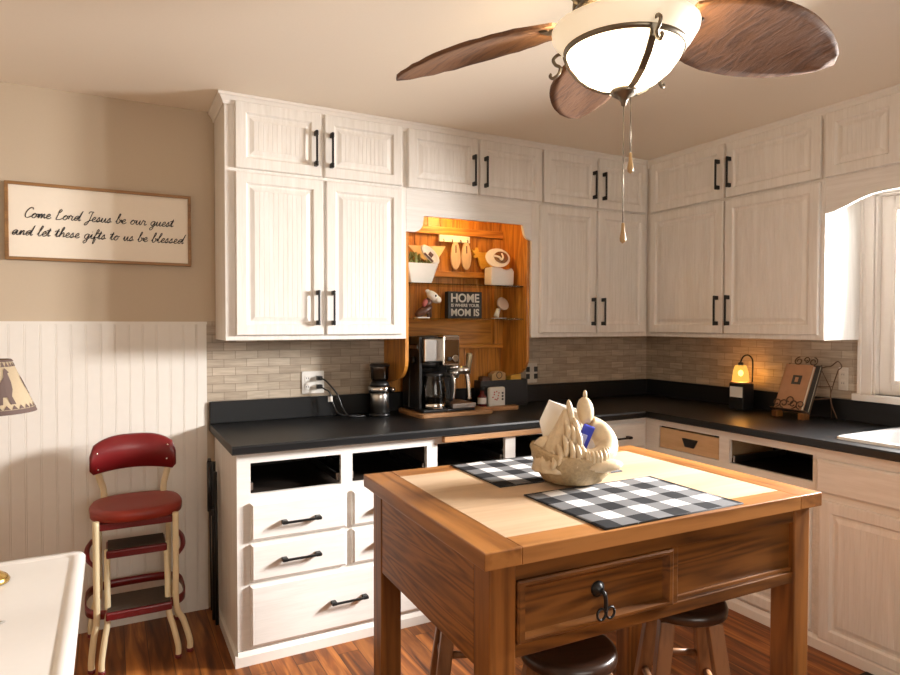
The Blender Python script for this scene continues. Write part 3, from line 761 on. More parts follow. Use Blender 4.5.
# sink
s = thing('sink', 'white enamel drop-in sink set in the black counter below the window', 'sink', (-.31, -2.07, ZT))
m = MB(); loops = []
def rr(x0, x1, y0, y1, r, n=5):
    out = []
    for cx, cy, a0 in ((x1-r, y1-r, 0), (x0+r, y1-r, 90), (x0+r, y0+r, 180), (x1-r, y0+r, 270)):
        for k in range(n+1):
            a = math.radians(a0+90*k/n); out.append((cx+r*math.cos(a), cy+r*math.sin(a)))
    return out
for (g, z, r) in ((0, ZT+.0005, .03), (0.002, ZT+.010, .03), (.010, ZT+.014, .028), (.040, ZT+.012, .03), (.048, ZT+.002, .03), (.055, ZT-.12, .04), (.10, ZT-.17, .05)):
    loops.append([m.bm.verts.new((x, y, z)) for x, y in rr(-.585+g, -.045-g, -2.480+g, -1.660-g, r)])
for A, B in zip(loops, loops[1:]):
    for k in range(len(A)): m.face([A[k], A[(k+1) % len(A)], B[(k+1) % len(A)], B[k]], True)
m.face(loops[-1])
part('basin', m, SINKM, s)
part('drain', MB().lathe([(.04, 0), (.04, .004), (.02, .002), (.001, .002)], (-.31, -2.07, ZT-.1695), 20), CHROME, s)

# ------------------------------------------------------------------ outlets
def outlet(x, y, z, wall, label, mat, dark, two=True, name='wall_outlet', w=.118, h=.116):
    o = thing(name, label, 'outlet' if name == 'wall_outlet' else 'switch', (x, y, z))
    F = (lambda u, v, d: (x+u, y-d, z+v)) if wall == 'back' else (lambda u, v, d: (x-d, y+u, z+v))
    def bx(m, u0, u1, v0, v1, d0, d1):
        p, q = F(u0, v0, d0), F(u1, v1, d1)
        return m.box(min(p[0], q[0]), max(p[0], q[0]), min(p[1], q[1]), max(p[1], q[1]), min(p[2], q[2]), max(p[2], q[2]))
    part('cover_plate', bx(MB(), -w/2, w/2, -h/2, h/2, 0.0005, .006), mat, o, bevel=.0025)
    cols = (-.030, .030) if two else (0,)
    for u in cols:
        for v in (-.022, .022):
            s = bx(MB(), u-.014, u+.014, v-.016, v+.016, .006, .0085)
            r = part('socket', s, dark, o, bevel=.002)
            if dark is not BLK:
                part('slot', bx(MB(), u-.006, u-.004, v-.004, v+.005, .0085, .009), BLK, r); part('slot', bx(MB(), u+.004, u+.006, v-.004, v+.005, .0085, .009), BLK, r)
    return o
outlet(-2.366, -.0066, 1.083, 'back', 'white double wall outlet with two black plugs, left of the grinder', PLATEW, PLATEW)
outlet(-.979, -.0066, 1.084, 'back', 'stone coloured wall outlet with black sockets, right of the oak niche', PLATEG, BLK, w=.083, h=.122, two=True)
o = outlet(-.0066, -1.363, 1.112, 'right', 'stone coloured wall plate beside the window, right of the cookbook stand', PLATEG, PLATEG, two=False, w=.048, h=.116)
for k, (z, lab) in enumerate(((1.105, 'black plug in the upper socket of the white wall outlet'), (1.061, 'black plug with dangling cord in the lower socket of the white wall outlet'))):
    p = thing('power_plug', lab, 'plug', (-2.336, -.016, z), group='plugs in the white outlet')
    part('plug_body', MB().box(-2.351, -2.323, -.044, -.0157, z-.011, z+.011), BLK, p, bevel=.004)
    path = [(-2.334, -.044, z), (-2.318, -.062-.022*(1-k), z-.012), (-2.295+.025*(1-k), -.072-.035*(1-k), 1.03), (-2.275+.03*(1-k), -.08-.04*(1-k), .96), (-2.255+.03*(1-k), -.10-.04*(1-k), .922), (-2.20, -.11-.05*(1-k), .9105), (-2.13, -.10-.05*(1-k), .9095)]
    part('cord', MB().tube(smooth_path(path, 6), .0042, 8), BLK, p)
    if k: part('tag', MB().box(-2.307, -2.283, -.082, -.079, .985, 1.012, ), PLATEW, p, label='white cord tag')

# ------------------------------------------------------------------ things on the counter
g = thing('coffee_grinder', 'small steel coffee grinder with dark lid, left of the coffee machine', 'grinder', (-2.045, -.14, ZT))
cx, cy = -2.045, -.14
part('base', MB().lathe([(.055, .0004), (.056, .010), (.050, .018)], (cx, cy, ZT), 32), BLK, g)
part('body', MB().lathe([(.049, .018), (.049, .115), (.047, .120)], (cx, cy, ZT), 32), STEEL, g)
part('collar', MB().lathe([(.047, .120), (.058, .124), (.060, .150), (.055, .158)], (cx, cy, ZT), 32), CHROME, g)
part('neck', MB().lathe([(.054, .158), (.046, .178), (.030, .190)], (cx, cy, ZT), 32), BLK, g)
part('hopper', MB().lathe([(.040, .186), (.047, .20), (.050, .262)], (cx, cy, ZT), 32, cap=False), SMOKE, g)
part('lid', MB().lathe([(.052, .262), (.053, .272), (.044, .277)], (cx, cy, ZT), 32), BLK, g)
part('knob', MB().lathe([(.013, 0), (.013, .016), (.009, .020)], (cx+.058, cy-.018, ZT+.137), 16, M=Matrix.Rotation(PI/2, 4, 'Y')), CHROME, g)

# cutting board under the coffee machine
cb = thing('cutting_board', 'long walnut cutting board under the coffee machine with a rounded handle end', 'cutting board', (-1.6, -.25, ZT))
poly = rr(-1.905, -1.462, -.352, -.040, .03, 4)
m = MB().prism(poly, ZT+.0002, ZT+.022, 'z')
m.prism(rr(-1.48, -1.242, -.275, -.215, .028, 5), ZT+.0005, ZT+.0215, 'z')
part('board', m, BOARDW, cb, bevel=.003)

CM = thing('coffee_machine', 'black and steel coffee and espresso machine standing on the walnut board', 'coffee maker', (-1.72, -.2, ZT+.022))
zb = ZT+.0222
NM = len(bpy.data.objects)
part('base', MB().box(-1.855, -1.545, -.335, -.07, zb, zb+.016), BLK, CM, bevel=.006)
part('body', MB().box(-1.855, -1.600, -.165, -.065, zb+.016, 1.321).box(-1.855, -1.838, -.285, -.165, zb+.016, 1.321), BLK, CM, bevel=.006)
part('brew_head', MB().box(-1.838, -1.735, -.318, -.165, 1.188, 1.312), STEEL, CM, bevel=.008)
part('top_cap', MB().lathe([(.060, 0), (.060, .010), (.05, .014)], (-1.788, -.245, 1.312), 28), BLK, CM)
part('brew_basket', MB().lathe([(.045, 0), (.060, .012), (.062, .030)], (-1.782, -.250, 1.157), 28), BLK, CM)
pn = part('control_panel', MB().box(-1.745, -1.645, -.345, -.165, 1.168, 1.330), CHROME, CM, bevel=.010, seg=3, label='chrome framed glossy control panel')
part('screen', MB().box(-1.737, -1.653, -.3475, -.345, 1.180, 1.305), plain('dark_glossy_screen', (.06, .03, .012), .06), pn, bevel=.002)
part('dial', MB().lathe([(.019, 0), (.019, .010), (.016, .012)], (-1.678, -.3475, 1.208), 24, M=Matrix.Rotation(PI/2, 4, 'X')), CHROME, pn)
part('dial', MB().lathe([(.010, 0), (.010, .008), (.008, .010)], (-1.713, -.3475, 1.206), 20, M=Matrix.Rotation(PI/2, 4, 'X')), BLK, pn)
part('badge', MB().box(-1.8565, -1.8548, -.26, -.165, 1.257, 1.276), STEEL, CM)
part('side_knob', MB().lathe([(.020, 0), (.020, .010), (.016, .014)], (-1.855, -.215, 1.196), 20, M=Matrix.Rotation(-PI/2, 4, 'Y')), BLACKM, CM)
part('group_head', MB().lathe([(.033, 0), (.036, .028)], (-1.64, -.26, 1.140), 24), STEEL, CM)
part('portafilter', MB().lathe([(.030, -.03), (.036, -.005), (.036, .012)], (-1.64, -.26, 1.128), 24).tube([(-1.645, -.262, 1.138), (-1.560, -.295, 1.140)], [.024, .022], 16), STEEL, CM)
part('portafilter_handle', MB().tube(smooth_path([(-1.568, -.290, 1.120), (-1.562, -.294, 1.180), (-1.558, -.297, 1.232)], 4), [.015]*4+[.017]*4+[.013], 12), plain('olive_steel_grip', (.40, .34, .22), .3, metal=.7), CM)
part('steam_wand', MB().tube(smooth_path([(-1.568, -.28, 1.135), (-1.560, -.285, 1.06), (-1.556, -.290, .980)], 5), .013, 12), CHROME, CM)
part('drip_tray', MB().box(-1.687, -1.545, -.345, -.17, zb+.0162, zb+.042), STEEL, CM, bevel=.004)
cf = thing('carafe', 'glass coffee carafe with black handle and steel band, under the brew head', 'carafe', (-1.762, -.268, zb+.016))
cx, cy, z0 = -1.762, -.268, zb+.0165
part('heel', MB().lathe([(.060, 0), (.064, .004), (.064, .026), (.061, .029)], (cx, cy, z0), 32), CHROME, cf)
part('glass', MB().lathe([(.060, .029), (.069, .050), (.066, .085), (.055, .150), (.052, .172)], (cx, cy, z0), 32, cap=False), CARAFE, cf)
part('coffee', MB().lathe([(.001, .030), (.057, .030), (.064, .048), (.065, .056), (.001, .056)], (cx, cy, z0), 32, cap=False), DGLASS, cf)
part('lid', MB().lathe([(.054, .172), (.056, .180), (.045, .190), (.02, .194)], (cx, cy, z0), 32), BLK, cf)
hd = smooth_path([(cx+.040, cy-.040, z0+.178), (cx+.068, cy-.066, z0+.176), (cx+.076, cy-.074, z0+.13), (cx+.072, cy-.070, z0+.06), (cx+.062, cy-.060, z0+.045)], 6)
part('handle', MB().tube(hd, .011, 10), BLK, cf); part('handle_strip', MB().tube([p+Vector((.007, -.007, 0)) for p in hd[5:20]], .006, 8), CHROME, cf)

for o_ in (CM, cf): o_.location.x -= .022; o_.location.y += .013

# tray box with packets
tb = thing('storage_tray', 'long black open box of packets at the niche end of the counter', 'tray', (-1.24, -.09, ZT))
m = MB().box(-1.405, -1.077, -.108, -.030, ZT+.0003, ZT+.010)
for a in ((-1.405, -1.397, -.108, -.030), (-1.085, -1.077, -.108, -.030), (-1.397, -1.085, -.108, -.100), (-1.397, -1.085, -.038, -.030)): m.box(*a, ZT+.010, 1.057)
part('box', m, BLK, tb, bevel=.002)
for k, (x0, x1, z, mm, lab) in enumerate(((-1.320, -1.225, 1.108, CARDB, 'brown paper packet with a round mark, in the black box'), (-1.190, -1.115, 1.100, YELLOWW, 'yellowish packet in the black box, nearest the stone coloured outlet'), (-1.385, -1.330, 1.080, BROWN, 'dark packet in the black box, nearest the coffee machine'))):
    p = thing('packet', lab, 'packet', ((x0+x1)/2, -.09, ZT+.0105), group='packets in the black box')
    part('wrapper', MB().prism([(x0, ZT+.0105), (x1, ZT+.0105), (x1, z-.012), ((x0+x1)/2+.02, z), ((x0+x1)/2-.02, z), (x0, z-.016)], -.096, -.044, 'y'), mm, p, bevel=.004)
    if k == 0:
        part('mark', MB().lathe([(.017, 0), (.021, .001), (.017, .002)], (-1.272, -.0966, 1.086), 20, M=Matrix.Rotation(PI/2, 4, 'X'), cap=False), INK, p)
# small square white thing with dots
q = thing('square_timer', 'small white rounded square device with red dots, in front of the black box', 'timer', (-1.315, -.165, ZT+.0))
part('case', MB().box(-1.373, -1.258, -.148, -.116, ZT+.0003, 1.022), PLATEW, q, bevel=.014, seg=4)
m = MB()
for k in range(9):
    a = 2*PI*k/9; m.lathe([(.0042, 0), (.0042, .0012)], (-1.325+.024*math.cos(a)*(1 if k % 2 else .6), -.1481, .972+.024*math.sin(a)), 10, M=Matrix.Rotation(PI/2, 4, 'X'))
part('dots', m, plain('red_dot', (.50, .03, .03), .5), q)
m = MB()
for k in range(3): m.box(-1.287, -1.276, -.1493, -.1481, .945+.018*k, .956+.018*k)
part('marks', m, INK, q)
j = thing('syrup_bottle', 'small dark red syrup bottle with a pale label, left of the white device', 'bottle', (-1.425, -.17, ZT+.0222))
part('bottle', MB().lathe([(.024, 0), (.026, .004), (.026, .070), (.012, .088), (.011, .105)], (-1.422, -.150, ZT+.0004), 24), DRED, j)
part('label', MB().lathe([(.0264, .030), (.0264, .064)], (-1.422, -.150, ZT+.0004), 24, cap=False), PLATEW, j)
part('cap', MB().lathe([(.013, .105), (.013, .122), (.010, .124)], (-1.422, -.150, ZT+.0004), 20), BLK, j)

# candle warmer lamp
lm = thing('candle_lamp', 'small black box lamp with a glowing amber glass shade and gooseneck', 'lamp', (-.14, -.84, ZT))
part('base', MB().box(-.190, -.100, -.885, -.790, ZT+.0003, 1.052), BLK, lm, bevel=.004)
part('label', MB().box(-.1912, -.1902, -.880, -.798, .974, 1.034), PLATEW, lm, label='cream paper label')
part('lid', MB().lathe([(.058, 0), (.060, .004), (.058, .008)], (-.145, -.8375, 1.052), 32), BOARDW, lm)
sx_, sy_ = -.155, -.840
part('shade', MB().lathe([(.044, .009), (.0455, .020), (.040, .070), (.031, .100), (.022, .104)], (sx_, sy_, 1.052), 32, cap=False), WARMBULB, lm)
part('bulb', MB().ell((sx_, sy_, 1.110), .014, .014, .018, 14), BULB, lm)
part('gooseneck', MB().tube(smooth_path([(-.115, -.885, 1.062), (-.115, -.887, 1.16), (-.118, -.883, 1.195), (-.130, -.868, 1.213), (-.146, -.850, 1.205), (-.155, -.840, 1.175), (-.155, -.840, 1.15)], 6), .0042, 8), BLACKM, lm)
part('socket', MB().lathe([(.014, 0), (.014, .022), (.010, .026)], (sx_, sy_, 1.146), 16), BLACKM, lm)

lm.location.x += .03; lm.location.y -= .012
# cookbook stand
cs = thing('cookbook_stand', 'scrolled wire cookbook stand with small wooden feet near the window', 'stand', (-.13, -1.13, ZT))
tilt = math.radians(24)
def BP(u, v, o=0):      # stand plane: u along -y, v up the slope, o out towards the room
    return Vector((-.172+v*math.sin(tilt)-o*math.cos(tilt), -1.120-u, ZT+.030+v*math.cos(tilt)+o*math.sin(tilt)))
def scroll(c_u, c_v, r, turns=1.3, a0=0, s=1, o=0, n=18):
    return [BP(c_u+(r*(1-.65*k/n))*math.cos(a0+s*turns*2*PI*k/n), c_v+(r*(1-.65*k/n))*math.sin(a0+s*turns*2*PI*k/n), o) for k in range(n+1)]
m = MB()
m.tube([BP(-.02, 0), BP(-.02, .255), BP(-.01, .27)], .003, 6); m.tube([BP(.17, 0), BP(.17, .255), BP(.16, .27)], .003, 6)
m.tube([BP(-.02, .20), BP(.17, .20)], .003, 6); m.tube([BP(-.02, .0), BP(.17, .0)], .003, 6)
for cu, s in ((.035, 1), (.115, -1)): m.tube(scroll(cu, .284, .024, 1.3, PI/2, s), .003, 6)
m.tube(scroll(.075, .294, .018, 1.2, -PI/2, 1), .003, 6)
part('back_frame', m, WIRE, cs)
m = MB(); m.tube([BP(-.02, 0, 0), BP(-.02, 0, .045), BP(.17, 0, .045), BP(.17, 0, 0)], .003, 6)
for cu, s in ((.01, 1), (.05, -1), (.10, 1), (.14, -1)): m.tube(scroll(cu, .030, .024, 1.2, -PI/2, s, .046), .003, 6)
m.tube(scroll(.075, .050, .026, 1.0, -PI/2, 1, .046), .003, 6)
part('front_lip', m, WIRE, cs)
m = MB().tube([BP(.17, .24), Vector((-.055, -1.325, ZT+.16)), Vector((-.05, -1.330, ZT+.004))], .003, 6); part('rear_strut', m, WIRE, cs)
m = MB().tube([BP(-.02, .20), Vector((-.05, -1.14, ZT+.12)), Vector((-.045, -1.135, ZT+.004))], .003, 6); part('rear_strut', m, WIRE, cs)
m = MB()
m.tube(smooth_path([BP(.17, .255), BP(.19, .262), Vector((-.085, -1.345, ZT+.275)), Vector((-.08, -1.375, ZT+.30)), Vector((-.075, -1.392, ZT+.275)), Vector((-.08, -1.378, ZT+.258))], 5), .003, 6)
m.tube(smooth_path([Vector((-.08, -1.378, ZT+.258)), Vector((-.07, -1.345, ZT+.17)), Vector((-.07, -1.335, ZT+.10)), Vector((-.06, -1.365, ZT+.004))], 5), .003, 6)
m.tube([Vector((-.07, -1.345, ZT+.17)), BP(.17, .15)], .003, 6); m.tube([Vector((-.07, -1.336, ZT+.11)), BP(.17, .08)], .003, 6)
part('rear_scroll', m, WIRE, cs)
for u in (0.005, .15):
    p = BP(u, 0, .022); part('foot', MB().box(p.x-.022, p.x+.028, p.y-.016, p.y+.016, ZT+.0003, ZT+.034), PINEZ, cs, bevel=.003, label='small wooden foot block')
def book(u0, u1, v0, v1, o0, o1, cover, name, label, loc):
    b = thing(name, label, 'book', loc, group='books on the cookbook stand')
    def slab(a, b_, c_, d, e_, f):
        mm = MB(); vs = [mm.bm.verts.new(BP(u, v, o)) for o in (e_, f) for u, v in ((a, c_), (b_, c_), (b_, d), (a, d))]
        for q in ((3,2,1,0),(4,5,6,7),(0,1,5,4),(1,2,6,5),(2,3,7,6),(3,0,4,7)): mm.face([vs[i] for i in q])
        return mm
    mm = slab(u0, u1, v0, v1, o1-.003, o1); m2 = slab(u0, u1, v0, v1, o0, o0+.003); m3 = slab(u0-.001, u0+.003, v0, v1, o0, o1)
    for s_ in (m2, m3):
        me = bpy.data.meshes.new('t'); s_.bm.to_mesh(me); mm.bm.from_mesh(me); bpy.data.meshes.remove(me)
    part('cover', mm, cover, b)
    part('pages', slab(u0+.003, u1-.003, v0+.004, v1-.004, o0+.003, o1-.003), PAGES, b)
    return b, slab
b, slab = book(.0, .148, .004, .250, .020, .040, BOOKT, 'cookbook', 'tan cookbook with a small dark picture, front of the wire stand', (-.2, -1.1, ZT+.05))
part('cover_picture', slab(.055, .105, .140, .190, .0402, .0406), BOOKD, b); part('cover_motif', slab(.070, .088, .153, .179, .0407, .0411), BOOKT, b)
book(.008, .170, .004, .258, .004, .0185, BOOKD, 'cookbook', 'dark cookbook mostly hidden behind the tan one on the wire stand', (-.18, -1.1, ZT+.05))

# ------------------------------------------------------------------ kitchen island
TR = math.radians(-1.57)
T0 = (-2.5963, -2.1274, 0)
it = thing('kitchen_island', 'stained pine kitchen island with pale maple inlaid top and square legs', 'table', T0, TR)
LX, LY, TZ = 1.1307, .801, .900
def lp(name, mb, mat, bevel=.003, parent=None, label=None): return part(name, mb, mat, parent or it, bevel=bevel, local=True, label=label)
BX0, BX1, BY0, BY1 = .095, 1.035, .072, .722
lp('end_board', MB().box(0, BX0, 0, LY, TZ-.040, TZ), TOPY); lp('end_board', MB().box(BX1, LX, 0, LY, TZ-.040, TZ), TOPY)
lp('edge_board', MB().box(BX0, BX1, 0, BY0, TZ-.040, TZ), TOPX, .002); lp('edge_board', MB().box(BX0, BX1, BY1, LY, TZ-.040, TZ), TOPX, .002)
lp('inlay', MB().box(BX0, BX1, BY0, BY1, TZ-.038, TZ-.0005), MAPLE, .001, label='pale maple inlay')
for x0, x1, y0, y1 in ((.025, .093, .022, .098), (1.040, 1.108, .022, .098), (.025, .093, .703, .777), (1.040, 1.108, .703, .777)):
    lp('leg', MB().box(x0, x1, y0, y1, 0, TZ-.0405), PINEZ, .004)
lp('side_apron', MB().box(.027, .047, .0985, .7025, .606, TZ-.0405), PINEY); lp('side_apron', MB().box(1.086, 1.106, .0985, .7025, .606, TZ-.0405), PINEY)
lp('back_apron', MB().box(.0935, 1.0395, .755, .775, .64, TZ-.0405), PINEX)
m = MB().box(.0935, 1.0395, .026, .046, .816, TZ-.0405).box(.0935, 1.0395, .026, .046, .640, .672).box(.566, .588, .026, .046, .672, .816)
lp('front_frame', m, PINEX, .002)
m = MB()    # mitred moulding round the fixed right-hand panel
lp('front_panel', MB().box(.588, 1.0395, .038, .048, .672, .816), PINEX, .002)
m = MB().box(.588, 1.0395, .031, .0378, .672, .686)
lp('panel_bead', m, PINEX, .003)
dm = MB(); loops = []
for (a, b, c_, d, y) in ((.095, .565, .6725, .8155, .040), (.095, .565, .6725, .8155, .020), (.100, .560, .6765, .8115, .016), (.113, .549, .683, .8045, .016), (.122, .541, .690, .7905, .034)):
    loops.append([dm.bm.verts.new(p) for p in ((a, y, c_), (b, y, c_), (b, y, d), (a, y, d))])
dm.face(loops[0])
for A, B in zip(loops, loops[1:]):
    for k in range(4): dm.face([A[k], A[(k+1) % 4], B[(k+1) % 4], B[k]])
dm.face(loops[-1])
dr = lp('drawer', dm, PINEX, 0)
pm = MB().lathe([(.019, 0), (.020, .003), (.012, .008), (.006, .016)], (.331, .034, .752), 20, M=Matrix.Rotation(PI/2, 4, 'X'))
pm.tube(smooth_path([(.331, .016, .752), (.333, .008, .745), (.336, .008, .725), (.336, .010, .706)], 4), .005, 8)
for s_ in (-1, 1):
    cx_ = .338+s_*.0135
    pm.tube([(cx_+.0125*math.cos(2*PI*k/18), .010, .699+.0135*math.sin(2*PI*k/18)) for k in range(18)], .0032, 6, closed=True)
lp('drop_pull', pm, BLACKM, 0, dr, 'black iron drop pull with two rings')

# placemats
def mat_cloth(label, corner, ang, w, d):
    """corner = front-left corner on the table; w along, d back"""
    o = thing('placemat', label, 'placemat', (*corner, TZ), ang, group='checked placemats on the island')
    m = MB(); nx, ny = 40, 30; V = {}
    for i in range(nx+1):
        for k in range(ny+1):
            u, v = w*i/nx, d*k/ny
            z = .0022+.0012*math.sin(u*31+v*13)*math.sin(v*27-u*9)
            V[i, k] = (m.bm.verts.new((u, v, max(.0006, z))), m.bm.verts.new((u, v, .0003)))
    for i in range(nx):
        for k in range(ny):
            m.face([V[i, k][0], V[i+1, k][0], V[i+1, k+1][0], V[i, k+1][0]], True); m.face([V[i, k][1], V[i, k+1][1], V[i+1, k+1][1], V[i+1, k][1]])
    for i in range(nx):
        for k in (0, ny): m.face([V[i, k][0], V[i+1, k][0], V[i+1, k][1], V[i, k][1]])
    for k in range(ny):
        for i in (0, nx): m.face([V[i, k][0], V[i, k+1][0], V[i, k+1][1], V[i, k][1]])
    part('cloth', m, CHECK, o, local=True)
    part('hem', MB().tube([(0, 0, .002), (w, 0, .002), (w, d, .002), (0, d, .002)], .0024, 6, closed=True), CHECKE, o, local=True)
    return o
mat_cloth('black and white checked placemat in front of the ceramic basket, near the drawer side', (-2.262, -2.128), math.radians(-.5), .482, .342)
mat_cloth('black and white checked placemat behind the ceramic basket, at the far table edge', (-2.272, -1.678), math.radians(-1.5), .470, .330)

# ------------------------------------------------------------------ ceramic bird basket
HB = thing('ceramic_basket', 'cream glazed ceramic hen-shaped basket holding napkins, on the island top', 'basket', (-2.045, -1.735, TZ+.0045), math.radians(-28))
# local: x to the right of the photograph, y away, z up
HB.scale = (1, 1, .95)
m = MB(); n = 72; rows = []
prof = [(.001, 0), (.066, 0), (.086, .008), (.108, .035), (.122, .065), (.130, .092), (.124, .100), (.108, .092), (.085, .05), (.001, .04)]
for i, (r, z) in enumerate(prof):
    row = []
    for k in range(n):
        a = 2*PI*k/n
        lump = 1+(.030*math.sin(8*a+z*70)+.022*math.sin(19*a-z*110)+.02*math.sin(31*a+i*2.1))*(1 if .004 < z else 0)
        q = z/.1
        zz = z+(.030*max(0, -math.cos(a))**2-.030*max(0, math.cos(a)))*q*q if z > .004 else z
        row.append(m.bm.verts.new((r*lump*math.cos(a), r*lump*.86*math.sin(a), zz)))
    rows.append(row)
for A, B in zip(rows, rows[1:]):
    for k in range(n): m.face([A[k], A[(k+1) % n], B[(k+1) % n], B[k]], True)
part('nest', m, HENB, HB, local=True)
def feathered(path, rx, ry, nn=40, ridge=.06, rid=13):
    mm = MB(); P = [Vector(p) for p in path]; rows = []
    m_ = len(P)
    def at(L, i):
        t_ = i/(m_-1)*(len(L)-1); j = min(int(t_), len(L)-2); f = t_-j
        return L[j]*(1-f)+L[j+1]*f
    for i, p in enumerate(P):
        row = []
        for k in range(nn):
            a = 2*PI*k/nn; w_ = 1+ridge*math.sin(rid*a+i*.5)
            row.append(mm.bm.verts.new(p+Vector((math.cos(a)*at(rx, i)*w_, math.sin(a)*at(ry, i)*w_, 0))))
        rows.append(row)
    for A, B in zip(rows, rows[1:]):
        for k in range(nn): mm.face([A[k], A[(k+1) % nn], B[(k+1) % nn], B[k]], True)
    mm.face(rows[0]); mm.face(rows[-1]); return mm
lb = feathered(smooth_path([(-.046, -.030, .045), (-.048, -.030, .085), (-.042, -.026, .13), (-.034, -.022, .17), (-.029, -.022, .205), (-.026, -.022, .238)], 5),
               [.080, .074, .056, .040, .027, .018, .006], [.060, .058, .046, .032, .022, .016, .006])
left = part('left_bird', lb, HEN, HB, local=True)
part('crest', tf(MB().ell((0, 0, 0), .011, .012, .050, 18), Matrix.Translation((-.012, -.030, .222)) @ Matrix.Rotation(math.radians(-9), 4, 'Y')), HEN, left, local=True)
part('beak', tf(MB().ell((0, 0, 0), .012, .012, .030, 14), Matrix.Translation((.002, -.040, .185)) @ Matrix.Rotation(math.radians(-14), 4, 'Y')), HEN, left, local=True)
fm = MB()
for k, (x, z0, z1, y) in enumerate(((-.030, .205, .135, -.052), (-.014, .195, .120, -.058), (.002, .185, .105, -.064), (-.040, .165, .085, -.078), (-.022, .150, .070, -.086), (-.004, .140, .065, -.088), (.012, .135, .080, -.078), (-.058, .135, .075, -.086), (-.075, .115, .06, -.084))):
    fm.tube(smooth_path([(x, y+.012, z0), (x+.006, y-.006, (z0+z1)/2), (x-.004, y-.012, z1)], 5), [.003, .005, .007, .008, .009, .009, .009, .008, .007, .005, .002], 10)
part('feathers', fm, HEN, left, local=True)
part('wing', tf(MB().ell((0, 0, 0), .034, .026, .026, 18), Matrix.Translation((-.092, -.012, .122)) @ Matrix.Rotation(math.radians(-38), 4, 'Y')), HEN, left, local=True)
# right bird: upright round head, neck looping round the mouth of the basket, low folded wing
lp_ = smooth_path([(.050, .004, .190), (.068, .010, .178), (.088, .004, .158), (.099, -.018, .130), (.088, -.048, .108), (.058, -.066, .098), (.022, -.068, .096)], 7)
mm = MB(); mm.tube(lp_, [.024+.010*math.sin(PI*min(1, i/(len(lp_)-1)*1.15))*(1 if i < len(lp_)-4 else .6)+.0012*(i % 2) for i in range(len(lp_))], 24)
right = part('right_bird', mm, HEN, HB, local=True)
part('head', tf(MB().ell((0, 0, 0), .026, .026, .046, 22), Matrix.Translation((.038, .000, .230)) @ Matrix.Rotation(math.radians(-5), 4, 'Y')), HEN, right, local=True)
part('crest', MB().ell((.037, .000, .282), .0065, .007, .016, 12), HEN, right, local=True)
part('wing', tf(MB().ell((0, 0, 0), .058, .026, .021, 20), Matrix.Translation((.078, -.082, .072)) @ Matrix.Rotation(math.radians(12), 4, 'Z') @ Matrix.Rotation(math.radians(-2), 4, 'Y')), HEN, right, local=True)
fm = MB()
for k in range(11):
    t_ = k/10; p = lp_[len(lp_)-1-int(t_*22)]
    fm.tube(smooth_path([(p.x, p.y-.020, p.z+.020), (p.x+.002, p.y-.032, p.z), (p.x-.001, p.y-.030, p.z-.026)], 4), [.003, .0045, .006, .0065, .007, .0065, .006, .0045, .002], 8)
part('neck_feathers', fm, HEN, right, local=True)
# napkins and packet stand in the basket
R0 = Matrix.Translation((-2.045, -1.735, TZ+.0045)) @ Matrix.Rotation(math.radians(-28), 4, 'Z')
def nap(y, tilt_, dx):
    M = R0 @ Matrix.Translation((dx-.045, y, .155)) @ Matrix.Rotation(math.radians(tilt_), 4, 'Y')
    return MB().prism([(-.062, .0), (-.062, .075), (.062, .075), (.062, -.03), (.030, -.095), (.012, -.095)], -.003, .003, 'y', M)
for k, (y, t_, dx, lab) in enumerate(((.040, 24, .004, 'white paper napkin at the front of the ceramic basket'), (.050, 17, .018, 'white paper napkin at the back of the ceramic basket'))):
    solo('paper_napkin', nap(y, t_, dx), NAPK, lab, 'napkin', tuple(R0 @ Vector((dx, y, .09))), 0, group='napkins in the ceramic basket', bevel=.002)
M = R0 @ Matrix.Translation((.034, -.018, .142)) @ Matrix.Rotation(math.radians(20), 4, 'Y') @ Matrix.Rotation(math.radians(10), 4, 'X')
pk = thing('wipes_packet', 'blue and white packet tucked into the ceramic basket between the two birds', 'packet', tuple(R0 @ Vector((.036, -.022, .09))))
part('wrapper', MB().box(-.018, .018, -.006, .006, -.045, .038, M), BLUE, pk, bevel=.004)
part('stripe', MB().box(-.0182, .006, -.0068, .0068, -.040, .010, M), plain('pale_blue_label', (.35, .40, .75), .4), pk, bevel=.003)

# ------------------------------------------------------------------ stools
def stool(x, y, rot, label, H_=.57):
    s = thing('bar_stool', label, 'stool', (x, y, 0), rot, group='round stools under the island')
    R = .125
    part('seat', MB().lathe([(.001, H_-.036), (R-.010, H_-.036), (R-.002, H_-.030), (R, H_-.016), (R-.004, H_-.004), (R-.014, H_), (R-.04, H_-.003), (.001, H_-.006)], n=40, cap=False), SEATW, s, local=True)
    legs = []
    for sx in (-1, 1):
        for sy in (-1, 1):
            t0, t1 = Vector((sx*.066, sy*.066, H_-.037)), Vector((sx*.132, sy*.132, 0))
            m = MB(); d = .021
            vs = [m.bm.verts.new(p+Vector((a*d, b*d, 0))) for p, q in ((t1, .9), (t0, 1)) for a, b in ((-1,-1),(1,-1),(1,1),(-1,1))]
            for f in ((3,2,1,0),(4,5,6,7),(0,1,5,4),(1,2,6,5),(2,3,7,6),(3,0,4,7)): m.face([vs[i] for i in f])
            part('leg', m, STOOLW, s, bevel=.004, local=True)
    def at(z): k = (H_-.037-z)/(H_-.037); return .066+.066*k
    for z, pairs in ((.36, ((-1,-1,1,-1), (-1,1,1,1))), (.31, ((-1,-1,-1,1), (1,-1,1,1)))):
        a = at(z)
        for (p, q, r_, t) in pairs:
            A, B = Vector((p*a, q*a, z)), Vector((r_*a, t*a, z)); dd = (B-A).normalized()*.022
            part('rung', MB().tube([A+dd, B-dd], .011, 12), STOOLW, s, local=True)
    return s
stool(-2.268, -1.996, math.radians(-20), 'dark round stool under the island drawer with the ring pull')
